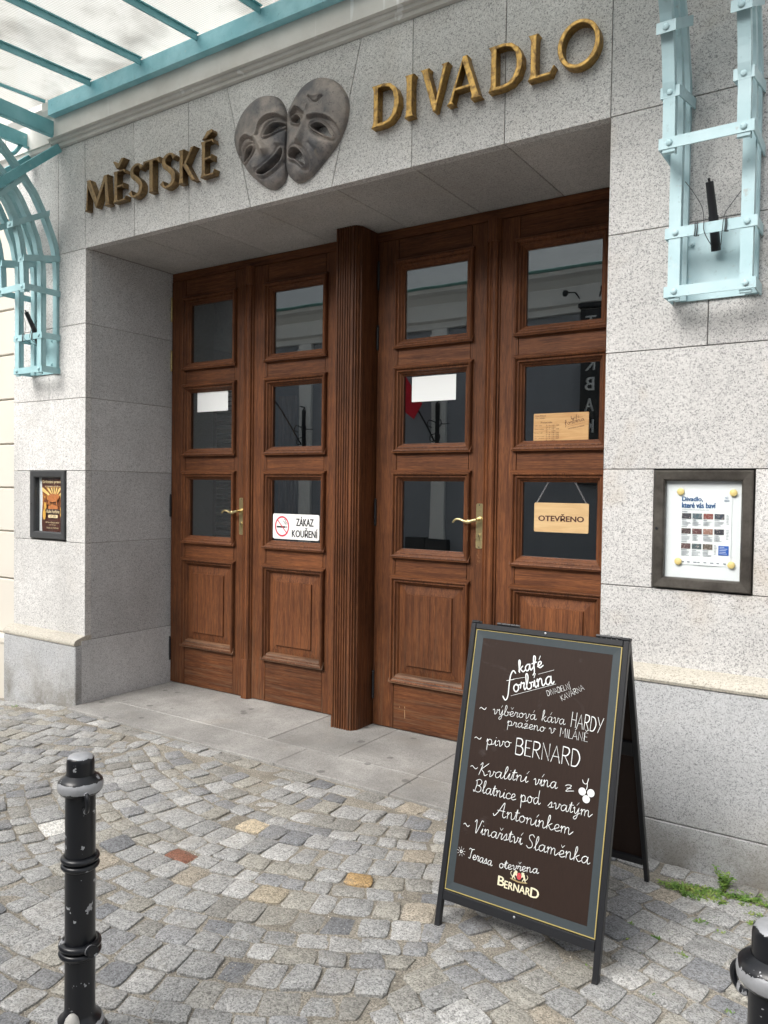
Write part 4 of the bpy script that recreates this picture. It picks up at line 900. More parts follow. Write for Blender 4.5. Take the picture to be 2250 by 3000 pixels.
# event poster
ep = thing('event_poster', (-4.07, .01, 1.16), 'brown and orange pig roast poster slightly curled in the left case', 'poster')
def art():
    m = N('poster_art'); v = m.pos('object'); s = m.n('ShaderNodeSeparateXYZ', {0: v}); x, z = s.outputs[0], s.outputs[2]
    n1 = m.noise(v, 34, 5, .7, .8)
    base = m.ramp(n1, [(.32, (.035, .012, .008)), (.46, (.16, .045, .018)), (.58, (.46, .17, .04)), (.70, (.80, .50, .13))])
    dark = m.mix(m.noise(v, 40, 4), (.055, .018, .012), (.11, .035, .022))
    band = m.math('MULTIPLY', m.math('GREATER_THAN', z, .155), m.math('LESS_THAN', z, .325))
    c = m.mix(band, dark, base)
    # glow behind: rays of the sunrise printed on the poster
    an = m.n('ShaderNodeMath', {0: m.math('SUBTRACT', z, .235), 1: x}, operation='ARCTAN2').outputs[0]
    ray = m.math('GREATER_THAN', m.math('SINE', m.math('MULTIPLY', an, 17)), -.1)
    ry = m.math('MULTIPLY', ray, m.math('MULTIPLY', m.math('GREATER_THAN', z, .262), m.math('LESS_THAN', z, .318)))
    c = m.mix(ry, c, m.mix(n1, (.85, .48, .10), (.95, .80, .38)))
    m.set(Base_Color=c, Roughness=.35); return m.m
ex0, ex1, ez0, ez1 = -4.215, -3.935, 1.158, 1.552
m = MB(); m.quadgrid([[(ex0+(ex1-ex0)*i/10, .0265-.006*(i/10)**2-.003*math.sin(k*.8), ez0+(ez1-ez0)*k/10) for i in range(11)] for k in range(11)]); m.build('sheet', art(), ep, smooth=True)
EPC = simple('poster_cream_ink', (.85, .68, .40), .5); yE = .0155
m = MB(); lettering(m, 'Grilování prasete', -4.195, -3.955, 1.503, 1.532, yE, .015); lettering(m, 'na terase s muzikou', -4.165, -3.985, 1.482, 1.495, yE, .01)
lettering(m, 'Děkují z Obojáku zahrají', -4.155, -3.995, 1.222, 1.235, yE); lettering(m, 'od 14:00 hod', -4.11, -4.04, 1.208, 1.217, yE); lettering(m, 'Djanyo od 19:00 hod', -4.145, -4.005, 1.182, 1.196, yE); m.build('print', EPC, ep)
PORK = simple('poster_roast_ink', (.50, .17, .05), .45, var=.3, vscale=60); DKB = simple('poster_dark_ink', (.05, .018, .012), .5)
m = MB(); disc(m, -4.075, 1.405, .030, .0168, 20, .062); disc(m, -4.025, 1.415, .020, .0166, 14, .026); disc(m, -4.12, 1.372, .018, .0166, 8, .008); disc(m, -4.03, 1.372, .018, .0166, 8, .008); disc(m, -4.07, 1.335, .020, .0165, 18, .060); m.build('roast', PORK, ep)
m = MB(); disc(m, -4.165, 1.345, .026, .0164, 10, .016); disc(m, -3.975, 1.305, .040, .0163, 14, .016); disc(m, -4.175, 1.285, .040, .0163, 14, .018); m.build('beer_mug', simple('poster_amber_ink', (.70, .38, .07), .5), ep)
m = MB(); m.prism(rrect(-4.155, -3.985, 1.292, 1.325, .008), .0160, .0165); m.build('name_scroll', DKB, ep)
m = MB(); lettering(m, 'Kafe Forbína', -4.145, -3.995, 1.296, 1.320, .0156, .02, shear=.1); m.prism(rrect(-4.125, -4.015, 1.262, 1.284, .006), .0158, .0162); m.build('name_print', EPC, ep)
m = MB(); lettering(m, '4. 7. 2026', -4.108, -4.032, 1.266, 1.280, .0155, .02); m.build('date_print', DKB, ep)

# ================================================================== SIGNS ON THE DOORS
GY = D+.0245
def adj(x, z, y=GY):
    k = (y-CAM.y)/(D-CAM.y); return CAM.x+(x-CAM.x)*k, CAM.z+(z-CAM.z)*k
def plate(name, x0, x1, z0, z1, r, th, mat, base_label=None, cat=None, group=None):
    (a0, b0), (a1, b1) = adj(x0, z0), adj(x1, z1)
    t = thing(name, ((a0+a1)/2, GY, b0), base_label, cat, group); m = MB(); m.prism(rrect(a0, a1, b0, b1, r), GY-th, GY, 'xz'); m.build('panel', mat, t); return t, a0, a1, b0, b1
plate('blank_notice', -3.393, -3.080, 2.052, 2.204, .004, .0012, WHITE, 'small blank white sheet in the middle pane of the leftmost leaf', 'notice', 'blank white sheets behind door panes')
plate('blank_notice', -1.527, -1.222, 2.036, 2.188, .002, .0012, WHITE, 'larger looking blank white sheet in the third leaf above the red reflection', 'notice', 'blank white sheets behind door panes')
t, a0, a1, b0, b1 = plate('no_smoking_sign', -2.639, -2.233, 1.149, 1.322, .014, .003, simple('sign_white', (.88, .88, .87), .3), 'white no smoking sign reading ZÁKAZ KOUŘENÍ at the foot of the lowest pane', 'sign')
Ys = GY-.0036; Wd = a1-a0; Hh = b1-b0
m = MB(); lettering(m, 'ZÁKAZ', a0+.515*Wd, a0+.88*Wd, b0+.545*Hh, b0+.905*Hh, Ys, .05); lettering(m, 'KOUŘENÍ', a0+.425*Wd, a0+.965*Wd, b0+.10*Hh, b0+.47*Hh, Ys, .05); m.build('print', INK, t)
cxs, czs = a0+.205*Wd, b0+.5*Hh; m = MB()
m.box(cxs-.048, cxs+.028, Ys, Ys+.0004, czs-.010, czs+.002); m.box(cxs+.032, cxs+.036, Ys, Ys+.0004, czs-.010, czs+.002); m.box(cxs+.040, cxs+.044, Ys, Ys+.0004, czs-.010, czs+.002)
for q in ([(.034, .012), (.030, .022), (.020, .024), (.018, .034), (.006, .038)], [(.044, .012), (.043, .024), (.032, .030), (.030, .044), (.018, .050)]): ribbon(m, cr([(cxs+a, czs+b) for a, b in q], 4), .004, Ys)
m.build('cigarette', INK, t)
m = MB(); disc(m, cxs, czs, .071, Ys-.0004, 40, .064, .060)
ribbon(m, [(cxs-.044, czs+.047), (cxs+.044, czs-.047)], .012, Ys-.0006); m.build('prohibition_ring', RED, t)

t, a0, a1, b0, b1 = plate('open_sign', -.712, -.401, 1.276, 1.438, .008, .005, PLY, 'pale plywood sign reading OTEVŘENO hanging on two chains', 'sign')
Ys = GY-.0056; Wd = a1-a0; Hh = b1-b0
m = MB(); lettering(m, 'OTEVŘENO', a0+.085*Wd, a0+.915*Wd, b0+.375*Hh, b0+.62*Hh, Ys, .09); m.build('print', BROWNINK, t)
CH_M = simple('steel_chain', (.55, .56, .58), .3, .8)
for (xa, za), (xb, zb_) in (((a0+.010, b1-.008), (-.630, 1.556)), ((a1-.012, b1-.006), (-.482, 1.556))):
    xb, zb_ = adj(xb, zb_); m = MB(); n = 9
    for i in range(n):
        t0 = (i-.15)/n; t1 = (i+1.15)/n; A = Vector((xa+(xb-xa)*t0, 0, za+(zb_-za)*t0)); B = Vector((xa+(xb-xa)*t1, 0, za+(zb_-za)*t1)); dd = (B-A).normalized(); side = Vector((-dd.z, 0, dd.x)) if i % 2 == 0 else Vector((0, 1, 0))
        C_ = (A+B)/2; L_ = (B-A).length/2; ring = [C_+dd*L_*math.cos(a)+side*.0036*math.sin(a) for a in [2*math.pi*k/10 for k in range(11)]]
        m.tube([(p.x, GY-.004+p.y, p.z) for p in ring], .0011, 5, False)
    m.build('chain', CH_M, t)
t, a0, a1, b0, b1 = plate('opening_hours_board', -.726, -.412, 1.768, 1.931, .004, .004, PLY2, 'honey coloured plywood board with the opening hours of the café', 'sign')
Ys = GY-.0045; Wd = a1-a0; Hh = b1-b0
def L_(m, s, fx0, fx1, fz0, fz1, **k): lettering(m, s, a0+fx0*Wd, a0+fx1*Wd, b0+(1-fz1)*Hh, b0+(1-fz0)*Hh, Ys, **k)
m = MB()
L_(m, 'Irena Křížová', .035, .225, .045, .10, bold=.01); L_(m, 'IČO: 73828831', .035, .215, .125, .18, bold=.01); L_(m, 'Provozní doba:', .135, .35, .27, .335, bold=.015)
rows = [('leden - únor', 'St - So', '13:00 - 22:00'), ('', 'Ne - Út', 'ZAVŘENO'), ('březen - květen', 'Po - So', '13:00 - 22:00'), ('', 'Ne', 'ZAVŘENO'), ('červen + září', 'Po - Pá', '13:00 - 22:00'), ('', 'So - Ne', '11:00 - 22:00'), ('červenec + srpen', 'Po - Ne', '11:00 - 22:00'), ('říjen - prosinec', 'Po - So', '13:00 - 22:00'), ('', 'Ne', 'ZAVŘENO')]
for i, (a, b, c_) in enumerate(rows):
    z = .385+i*.062
    if a: L_(m, a, .02, .02+.0115*len(a), z, z+.042)
    L_(m, b, .235, .235+.0115*len(b), z, z+.042, bold=.012); L_(m, c_, .335, .335+.0105*len(c_), z, z+.042, bold=.012)
L_(m, 'Odpovědný vedoucí: Irena Křížová', .53, .985, .92, .975, bold=.01)
m.build('print', BROWNINK, t)
ob_board = (t, a0, a1, b0, b1, Ys)

# ================================================================== PEN LETTERING (single-stroke hand)
SG = {
'a': (1.1, [[(.8, .85), (.5, 1), (.15, .72), (.1, .28), (.32, 0), (.62, .25), (.82, .98)], [(.82, .98), (.78, .3), (.92, 0), (1.15, .25)]]),
'b': (.95, [[(0, .2), (.38, 1.4), (.32, 2), (.14, 1.8), (.1, .35), (.3, 0), (.66, .15), (.7, .65), (.48, .8), (.7, .75), (.98, .8)]]),
'c': (.82, [[(.72, .82), (.48, 1), (.14, .7), (.14, .25), (.42, 0), (.85, .25)]]),
'd': (1.1, [[(.8, .85), (.5, 1), (.15, .72), (.1, .28), (.32, 0), (.62, .25), (.84, 1.0)], [(.9, 2.1), (.8, 1), (.78, .3), (.92, 0), (1.15, .25)]]),
'e': (.82, [[(0, .25), (.58, .6), (.52, .97), (.22, .88), (.1, .38), (.36, 0), (.85, .25)]]),
'f': (.8, [[(.1, .2), (.5, 1.2), (.62, 1.9), (.42, 2.1), (.3, 1.3), (.26, -.4), (.0, -.9)], [(.0, .95), (.75, 1.05)]]),
'i': (.5, [[(0, .2), (.24, .97), (.2, .28), (.34, 0), (.55, .25)], [(.28, 1.4), (.29, 1.46)]]),
'I': (.5, [[(0, .2), (.24, .97), (.2, .28), (.34, 0), (.55, .25)]]),
'k': (.95, [[(0, .2), (.34, 1.5), (.28, 2.05), (.14, 1.7), (.1, 0)], [(.68, .95), (.2, .5)], [(.26, .55), (.55, .1), (.72, 0), (.98, .22)]]),
'l': (.55, [[(0, .2), (.4, 1.5), (.32, 2.1), (.16, 1.6), (.18, .25), (.34, 0), (.6, .25)]]),
'm': (1.55, [[(0, .7), (.14, .98), (.14, 0)], [(.14, .5), (.36, .98), (.56, .85), (.58, 0)], [(.58, .5), (.80, .98), (1.02, .85), (1.04, .25), (1.2, 0), (1.58, .55)]]),
'n': (1.05, [[(0, .7), (.14, .98), (.14, 0)], [(.14, .5), (.40, .98), (.62, .85), (.64, .25), (.78, 0), (1.08, .3)]]),
'o': (.95, [[(.5, 1), (.15, .75), (.1, .3), (.35, 0), (.68, .25), (.7, .75), (.45, .98), (.6, .78), (.98, .8)]]),
'p': (1.05, [[(0, .5), (.16, .98), (.12, -.95)], [(.13, .5), (.4, .98), (.72, .8), (.72, .25), (.42, 0), (.16, .2)], [(.6, .05), (1.05, .25)]]),
'r': (.75, [[(0, .3), (.2, 1.0), (.3, .85), (.58, .88), (.48, .4), (.56, 0), (.78, .25)]]),
's': (.78, [[(0, .2), (.42, 1.0), (.5, .6), (.45, .1), (.18, .02)], [(.4, .05), (.8, .25)]]),
't': (.6, [[(0, .2), (.3, 1.7), (.24, .3), (.38, 0), (.62, .25)], [(.02, 1.15), (.6, 1.25)]]),
'v': (.95, [[(0, .75), (.16, .98), (.3, .7), (.36, .0), (.7, .4), (.74, .95), (.98, .8)]]),
'y': (1.0, [[(0, .75), (.16, .98), (.2, .3), (.42, 0), (.72, .9)], [(.74, .98), (.62, -.5), (.38, -.9), (.2, -.6), (1.0, .25)]]),
'z': (.85, [[(.05, .8), (.3, .98), (.62, .88), (.1, .05), (.45, .12), (.85, .22)], [(.18, .5), (.6, .52)]]),
'cK': (1.25, [[(.1, 1.7), (.3, 2.1), (.35, 1.6), (.1, 0)], [(1.15, 2.1), (.6, 1.4), (.22, .95)], [(.3, 1.0), (.7, .5), (.9, 0), (1.25, .3)]]),
'cB': (1.35, [[(.25, 1.9), (.35, 1.2), (.1, 0), (-.1, .25)], [(.1, 1.8), (.7, 2.15), (1.1, 1.8), (.85, 1.2), (.4, 1.1)], [(.5, 1.12), (1.05, .9), (1.1, .3), (.7, 0), (.15, .15)]]),
'cA': (1.5, [[(-.3, .3), (-.1, .0), (.35, .7), (1.0, 2.2), (1.02, 1.2), (1.0, .3), (1.2, 0), (1.5, .3)], [(.2, .9), (1.25, .95)]]),
'cV': (1.1, [[(.0, 1.7), (.25, 2.1), (.32, 1.2), (.38, 0), (.8, 1.2), (1.05, 2.1), (1.3, 2.0)]]),
'cS': (1.15, [[(1.0, 1.8), (.75, 2.15), (.35, 1.9), (.4, 1.4), (.8, .9), (.85, .3), (.45, 0), (.1, .3)]]),
'cT': (1.0, [[(.0, 1.8), (.15, 2.1), (.6, 1.95), (1.1, 2.1)], [(.62, 1.95), (.5, 1.0), (.45, .1), (.1, .1)]]),
'A': (.9, [[(0, 0), (.42, 2), (.8, 0)], [(.14, .7), (.7, .7)]]), 'B': (.9, [[(.1, 0), (.1, 2)], [(.1, 2), (.55, 2), (.7, 1.55), (.5, 1.1), (.1, 1.08)], [(.1, 1.08), (.65, 1.0), (.8, .5), (.6, 0), (.1, 0)]]),
'D': (.95, [[(.1, 0), (.1, 2)], [(.1, 2), (.55, 1.85), (.8, 1.0), (.55, .1), (.1, 0)]]), 'E': (.75, [[(.62, 2), (.1, 2), (.1, 0), (.65, 0)], [(.1, 1.05), (.5, 1.05)]]),
'H': (.9, [[(.1, 0), (.1, 2)], [(.72, 0), (.72, 2)], [(.1, 1), (.72, 1)]]), 'Y': (.8, [[(0, 2), (.38, 1.0)], [(.78, 2), (.2, 0)]]), 'M': (1.1, [[(.1, 0), (.14, 2), (.52, .7), (.9, 2), (.96, 0)]]),
'J': (.35, [[(.15, 0), (.15, 2)]]), 'L': (.7, [[(.1, 2), (.1, 0), (.6, 0)]]), 'N': (.95, [[(.1, 0), (.1, 2), (.75, 0), (.75, 2)]]), 'K': (.85, [[(.1, 0), (.1, 2)], [(.7, 2), (.12, .95), (.75, 0)]]),
'R': (.85, [[(.1, 0), (.1, 2)], [(.1, 2), (.6, 1.9), (.68, 1.4), (.45, 1.0), (.1, .98)], [(.3, .98), (.75, 0)]]), 'V': (.85, [[(0, 2), (.4, 0), (.78, 2)]]),
'~': (1.4, [[(0, .5), (.3, .75), (.7, .45), (1.05, .35), (1.3, .7)]]), ' ': (.6, []),
}
STRAIGHT = set('ABDEHYMJLNKRV')
def pen(mb, text, x0, z0, x1, z1, xh, wd, y, lean=0.0, tilt=None):
    """write text from (x0,z0) to (x1,z1) along the baseline, x-height xh; accents: the letter is followed by ´ or ˇ"""
    toks = []; i = 0
    while i < len(text):
        ch = text[i]
        if ch == '^': toks.append(['c'+text[i+1], '']); i += 2; continue
        if ch in '´ˇ': toks[-1][1] = ch
        else: toks.append([ch, ''])
        i += 1
    tot = sum(SG[t][0] for t, _ in toks); L = math.hypot(x1-x0, z1-z0); sx = L/tot; ux, uz = (x1-x0)/L, (z1-z0)/L
    cur = 0
    for t, acc in toks:
        adv, st = SG[t]; cap = t in STRAIGHT; k = .985
        jit = random.uniform(-.03, .03); sc2 = random.uniform(.96, 1.05)
        strokes = [(s_, cap) for s_ in st]
        top = 2.15 if (cap or t[0] == 'c' and len(t) == 2) else 1.25
        if acc == '´': strokes.append(([(adv*.42, top+.1), (adv*.42+.22, top+.55)], True))
        if acc == 'ˇ': strokes.append(([(adv*.42-.18, top+.5), (adv*.42, top+.15), (adv*.42+.24, top+.55)], True))
        for s_, straight in strokes:
            q = s_ if (straight and len(s_) < 5 or t in ('M', 'N', 'L', 'E', 'H')) else cr(s_, 5)
            P_ = []
            for (u, v) in q:
                a = (cur+u*k)*sx; b = (v*sc2+jit)*xh; a += lean*b; P_.append((x0+ux*a-uz*b, z0+uz*a+ux*b))
            ribbon(mb, P_, wd, y)
        cur += adv
# burnt-in script on the plywood opening-hours board
t_, a0, a1, b0, b1, Ys = ob_board; Wd = a1-a0; Hh = b1-b0
m = MB(); P2 = lambda fx, fz: (a0+fx*Wd, b0+(1-fz)*Hh)
pen(m, 'kafe', *P2(.69, .24), *P2(.84, .17), .055*Hh, .0014, Ys, .0); pen(m, 'forbI´na', *P2(.58, .42), *P2(.93, .28), .075*Hh, .0021, Ys, .0)
ribbon(m, [P2(.66, .26), P2(.75, .22)], .001, Ys); ribbon(m, [P2(.84, .17), P2(.94, .11)], .001, Ys); ribbon(m, [P2(.62, .48), P2(.95, .335)], .001, Ys)
lettering(m, 'DIVADELNÍ KAVÁRNA', a0+.64*Wd, a0+.93*Wd, b0+.44*Hh, b0+.49*Hh, Ys, .02, rot=.16); m.build('café_name'.replace('é', 'e'), BROWNINK, t_)

# ================================================================== A-BOARD
AB = thing('a_board', (-.024, -.80, -.02), 'black sandwich board with a brown panel of white handwriting in front of the right door', 'sandwich board')
ab_e = Vector((.99987, -.0163, 0)); ab_u = Vector((.00403, .22753, .97376)); ab_n = ab_e.cross(ab_u)   # n points to the street (-Y)
if ab_n.y > 0: ab_n = -ab_n
AO = Vector((-.321, -1.014, -.02))
def to_ab(mb, O=AO, e=ab_e, u=ab_u, n=ab_n):
    # local (x along, y depth: negative = street side, z up the panel) -> world
    mb.v = [tuple(O+e*p[0]+u*p[2]-n*p[1]) for p in mb.v]; return mb
Wb, Lb = .587, 1.058
def frame_set(front=True):
    T = dict(); y0, y1 = 0, .022
    fr = to_ab_f if front else to_ab_r
    for nm, bx in (('side_rail', (0, .020, y0, y1, .0, Lb)), ('side_rail', (Wb-.020, Wb, y0, y1, .0, Lb)), ('top_rail', (.0205, Wb-.0205, y0, y1, Lb-.020, Lb)), ('bottom_rail', (.0205, Wb-.0205, y0, y1, .088, .120))):
        m = MB(); m.box(*bx, .002); fr(m).build(nm, BLACK, AB)
to_ab_f = to_ab
# rear frame: swings wider, a little narrower at the foot
O2 = Vector((-.275, -.255, -.015)); O2R = Vector((.222, -.262, -.015)); TL2 = Vector((-.312, -.742, 1.005)); TR2 = Vector((.268, -.750, 1.005))
def to_ab_r(mb):
    out = []
    for x, y, z in mb.v:
        a = O2.lerp(O2R, x/Wb); b = TL2.lerp(TR2, x/Wb); p = a.lerp(b, z/Lb); nn = Vector((0, .9, .43)); out.append(tuple(p-nn*(y-.0)))
    mb.v = out; return mb
frame_set(True); frame_set(False)
m = MB(); m.box(.0205, Wb-.0205, .0, .022, .60, .66, .002); to_ab_r(m).build('cross_rail', BLACK, AB)
gx0, gx1, gz0, gz1 = .0215, .5635, .1228, 1.0365
m = MB(); m.box(.0205, Wb-.0205, .010, .014, .1205, Lb-.0205); to_ab(m).build('panel', BOARDBROWN, AB)
m = MB(); m.box(.0205, Wb-.0205, .008, .012, .1205, .5995); m.box(.0205, Wb-.0205, .008, .012, .6605, Lb-.0205); rp = to_ab_r(m).build('rear_panel', BOARDBROWN, AB)
def flat_frame(m, x0, x1, z0, z1, w_, y):
    m.add([(x0, y, z0), (x1, y, z0), (x1, y, z1), (x0, y, z1), (x0+w_, y, z0+w_), (x1-w_, y, z0+w_), (x1-w_, y, z1-w_), (x0+w_, y, z1-w_)], [(k, (k+1) % 4, 4+(k+1) % 4, 4+k) for k in range(4)])
m = MB(); sweep_frame(m, gx0+.003, gx1-.003, gz0+.003, gz1-.003, [(0, 0), (.0, .002), (.0265, .0)], .0095); to_ab(m).build('slate_border', BOARDTEAL, AB)
m = MB(); sweep_frame(m, gx0-.0005, gx1+.0005, gz0-.0005, gz1+.0005, [(0, -.001), (0, .003), (.0035, .003), (.0035, -.001)], .0095); to_ab(m).build('gold_line', GOLD, AB)
m = MB()
for x in (.10, .47):
    for k in range(5): m.tube([(x+.018*k, .015, Lb+.006), (x+.018*k+.016, .015, Lb+.006)], .0055, 8)
tag(to_ab(m).build('hinge', BLACK, AB), kind='stuff')
m = MB(); m.box(Wb-.03, Wb+.001, .004, .03, Lb+.0005, Lb+.010, .002); to_ab(m).build('corner_cap', BLACK, AB)
m = MB(); m.box(-.001, .03, .004, .03, Lb+.0005, Lb+.010, .002); to_ab(m).build('corner_cap', BLACK, AB)
for x, z in ((.2935, 1.0500), (.2925, .1100)):
    m = MB(); m.sphere((x, -.001, z), .0042, 10, 6, (1, .5, 1)); to_ab(m).build('screw', CH_M, AB, smooth=True)
m = MB()
for x in (.011, Wb-.011):
    m2 = MB(); m2.box(x-.010, x+.010, -.001, .023, -.006, .006, .002); to_ab(m2).build('rubber_foot', INK, AB)
yT = .0065
m = MB()
W1, W2, W3 = .0016, .0021, .0038
pen(m, 'kafe´', .208, .902, .296, .934, .021, .0042, yT, .12)
ribbon(m, cr([(.157, .812), (.168, .800), (.176, .815), (.176, .86), (.178, .89), (.186, .906), (.196, .898)], 5), .0042, yT); ribbon(m, [(.166, .868), (.192, .876)], .0036, yT)
pen(m, 'orbI´na', .196, .832, .342, .884, .026, .0043, yT, .10)
for a, b in (((.190, .877), (.231, .889)), ((.281, .907), (.336, .929)), ((.188, .818), (.348, .883))): ribbon(m, [a, b], .0020, yT)
pen(m, 'DJVADELNJ´', .323, .838, .404, .876, .0090, .0016, yT); pen(m, 'KAVA´RNA', .376, .830, .452, .880, .0090, .0016, yT)
pen(m, '~', .074, .746, .102, .750, .017, W2, yT); pen(m, 'vy´beˇrova´', .126, .745, .292, .752, .0175, W1, yT, .05); pen(m, 'ka´va', .311, .752, .396, .754, .018, W1, yT, .05); pen(m, 'HARDY', .414, .752, .524, .748, .0235, .0031, yT)
pen(m, 'prazˇeno', .186, .715, .328, .718, .016, W1, yT, .05); pen(m, 'v', .342, .717, .366, .719, .018, W1, yT); pen(m, 'MJLA´NEˇ', .380, .713, .480, .713, .0140, .0022, yT)
pen(m, '~', .068, .641, .096, .644, .017, W2, yT); pen(m, 'pivo', .115, .636, .210, .643, .020, W2, yT, .05); pen(m, 'BERNARD', .225, .626, .464, .627, .0265, .0038, yT)
pen(m, '~', .064, .541, .094, .539, .017, W2, yT); pen(m, '^KvalitnI´', .097, .528, .285, .541, .0205, W2, yT, .18); pen(m, 'vI´na', .306, .540, .391, .543, .0205, W2, yT, .1); pen(m, 'z', .418, .542, .449, .544, .022, W2, yT)
pen(m, '^Blatnice', .088, .470, .249, .473, .0205, W2, yT, .08); pen(m, 'pod', .266, .474, .338, .480, .0215, W2, yT, .05); pen(m, 'svaty´m', .365, .478, .517, .481, .0190, W2, yT, .08)
pen(m, '^AntonI´nkem', .180, .407, .459, .411, .0215, W2, yT, .08)
pen(m, '~', .064, .343, .088, .340, .017, W2, yT); pen(m, '^VinarˇstvI´', .106, .333, .289, .338, .0210, W2, yT, .08); pen(m, '^Slameˇnka', .302, .334, .524, .337, .0215, W2, yT, .08)
pen(m, '^Terasa', .097, .246, .190, .243, .0165, W2, yT, .05); pen(m, 'otevrˇena', .216, .245, .358, .264, .0150, W2, yT, .12)
disc(m, .068, .260, .0055, yT, 14, r0=.0030)
for k in range(9):
    a = 2*math.pi*k/9+.2; ribbon(m, [(.068+.0095*math.cos(a), .260+.0095*math.sin(a)), (.068+.0155*math.cos(a), .260+.0155*math.sin(a))], .0018, yT)
for x, z in ((.4770, .5535), (.5060, .5545), (.4925, .5325)): disc(m, x, z, .0125, yT, 18)
ribbon(m, cr([(.4745, .590), (.478, .582), (.486, .579), (.491, .584), (.494, .598)], 4), .0022, yT); ribbon(m, cr([(.491, .584), (.492, .572), (.490, .562)], 4), .0022, yT)
tag(to_ab(m).build('handwriting', CHALK, AB, fix=False), kind='stuff')
# printed brewery crest and name at the foot of the panel
m = MB(); lettering(m, 'B', .2180, .2415, .1905, .2200, yT, .035); lettering(m, 'ERNAR', .2425, .3360, .1875, .2110, yT, .04); lettering(m, 'D', .3370, .3665, .1855, .2155, yT, .035)
for s_ in (1, -1):
    cx = .2915; q = lambda u, v: (cx+s_*u, .2360+v)
    for pth, wd in (([(.010, .004), (.016, .010), (.018, .002), (.022, -.006)], .0065), ([(.012, .008), (.010, .013), (.015, .014)], .0060), ([(.022, -.006), (.028, -.002), (.031, .006), (.027, .011)], .0018), ([(.017, -.004), (.013, -.011)], .0030), ([(.022, -.006), (.024, -.013)], .0030), ([(.014, .004), (.008, .000)], .0026)):
        ribbon(m, cr([q(*p) for p in pth], 3), wd, yT)
to_ab(m).build('brewery_name', CREAM, AB, fix=False)
m = MB(); disc(m, .2915, .2375, .0105, yT-.0003, 20, .0082); to_ab(m).build('crest', RED, AB, fix=False)
m = MB(); disc(m, .2915, .2375, .0112, yT, 20, .0089, r0=.0104); ribbon(m, [(.287, .232), (.296, .243)], .0014, yT-.0006); ribbon(m, [(.296, .232), (.287, .243)], .0014, yT-.0006)
ribbon(m, cr([(.262, .2235), (.275, .2215), (.2915, .2195), (.308, .2215), (.321, .2235)], 3), .0045, yT); to_ab(m).build('crest_ribbon', simple('ribbon_gold', (.38, .28, .13), .5), AB, fix=False)

# ================================================================== BOLLARDS
def bollard(x, y, label, rot, z=-.015):
    b = thing('bollard', (0, 0, 0), label, 'bollard', 'black iron bollards with worn collars')
    m = MB()
    prof = [(.078, -.05), (.078, .012), (.072, .022), (.066, .026), (.064, .040), (.058, .056), (.047, .064), (.0425, .075), (.0402, .085), (.0400, .22), (.0396, .70), (.0396, .700)]
    m.lathe(prof, seg=36); m.build('post', POST, b, smooth=True)
    def tor(zc_, R, r, rz=None):
        rz = rz or r; k = 10; return [(R+r*math.cos(a), zc_+rz*math.sin(a)) for a in [2*math.pi*i/k for i in range(k+1)]]
    for zc_, R, r in ((.482, .0425, .0085), (.501, .0425, .0085), (.243, .0465, .0100), (.264, .0460, .0105)):
        m = MB(); m.lathe(tor(zc_, R, r), seg=36); m.build('ring', POST, b, smooth=True)
    m = MB(); m.lathe([(.0397, .678), (.052, .681), (.0585, .690), (.0600, .702), (.0575, .714), (.050, .722), (.043, .727), (.0375, .731)], seg=40); m.build('collar', POST, b, smooth=True)
    m = MB(); m.lathe([(.0365, .728), (.0365, .764), (.0350, .774), (.0290, .781), (.016, .784), (0, .785)], seg=36); m.build('cap', POST, b, smooth=True)
    for a in (rot+math.pi, rot+.15):
        ca, sa = math.cos(a), math.sin(a); m = MB(); pts = [(.046, .690), (.062, .690), (.071, .676), (.069, .656), (.055, .643), (.042, .646)]
        m.tube(cr([(ca*r, sa*r, z) for r, z in pts], 4), .0065, 8); m.build('chain_loop', POST, b, smooth=True)
    a = rot+.35; ca, sa = math.cos(a), math.sin(a); m = MB(); m.tube([(ca*.045, sa*.045, .262), (ca*.074, sa*.074, .268)], [.014, .0155], 12); m.build('lug', POST, b, smooth=True)
    m = MB(); m.sphere((math.cos(rot-.5)*.052, math.sin(rot-.5)*.052, .064), .021, 10, 7, (1, 1, 1.6)); m.build('mortar_patch', simple('pale_mortar', (.52, .51, .48), .95, bump=.6), b, smooth=True)
    b.location = (x, y, float(z)); return b
bollard(-.835, -2.07, 'black bollard with chipped white patches standing alone at lower left on the setts', math.radians(-30))
bollard(.858, -1.950, 'nearest bollard, cut by the lower right edge, with a silvery worn cap and collar', math.radians(-20), .0)

# ================================================================== GROUND
def gz(x, y):
    x = np.asarray(x, float); y = np.asarray(y, float)
    h = -.012-.008*np.clip(-y, 0, 1.5)
    return h-.10*np.clip(-3.67-x, 0, 3.0)+.004*np.sin(x*3.1)*np.sin(y*2.7+1)*np.clip(-y-.3, 0, 1)
pav = MB()
gx = [-70, -25, -12]+list(np.arange(-7.5, 3.01, .05))+[6, 15, 70]; gy = [-80, -30, -14, -9]+list(np.arange(-5.5, .051, .05))+[.8, 6]
X, Yg = np.meshgrid(gx, gy, indexing='ij'); Zg = gz(X, Yg)-.0062
nz = rng.normal(0, .0012, Zg.shape); fine = (np.abs(X+2.2) < 5.4) & (Yg > -5.6); Zg = Zg+nz*fine
doorway = (X > XL) & (X < XR) & (Yg > -.10); Zg = np.where(doorway, np.minimum(Zg, -.06), Zg)
pav.quadgrid([[(X[i, k], Yg[i, k], Zg[i, k]) for k in range(len(gy))] for i in range(len(gx))])
pv = pav.build('cobbled_pavement', GRIT, smooth=True, fix=False); pv['kind'] = 'structure'; pv['_base'] = (0, 0, 0)

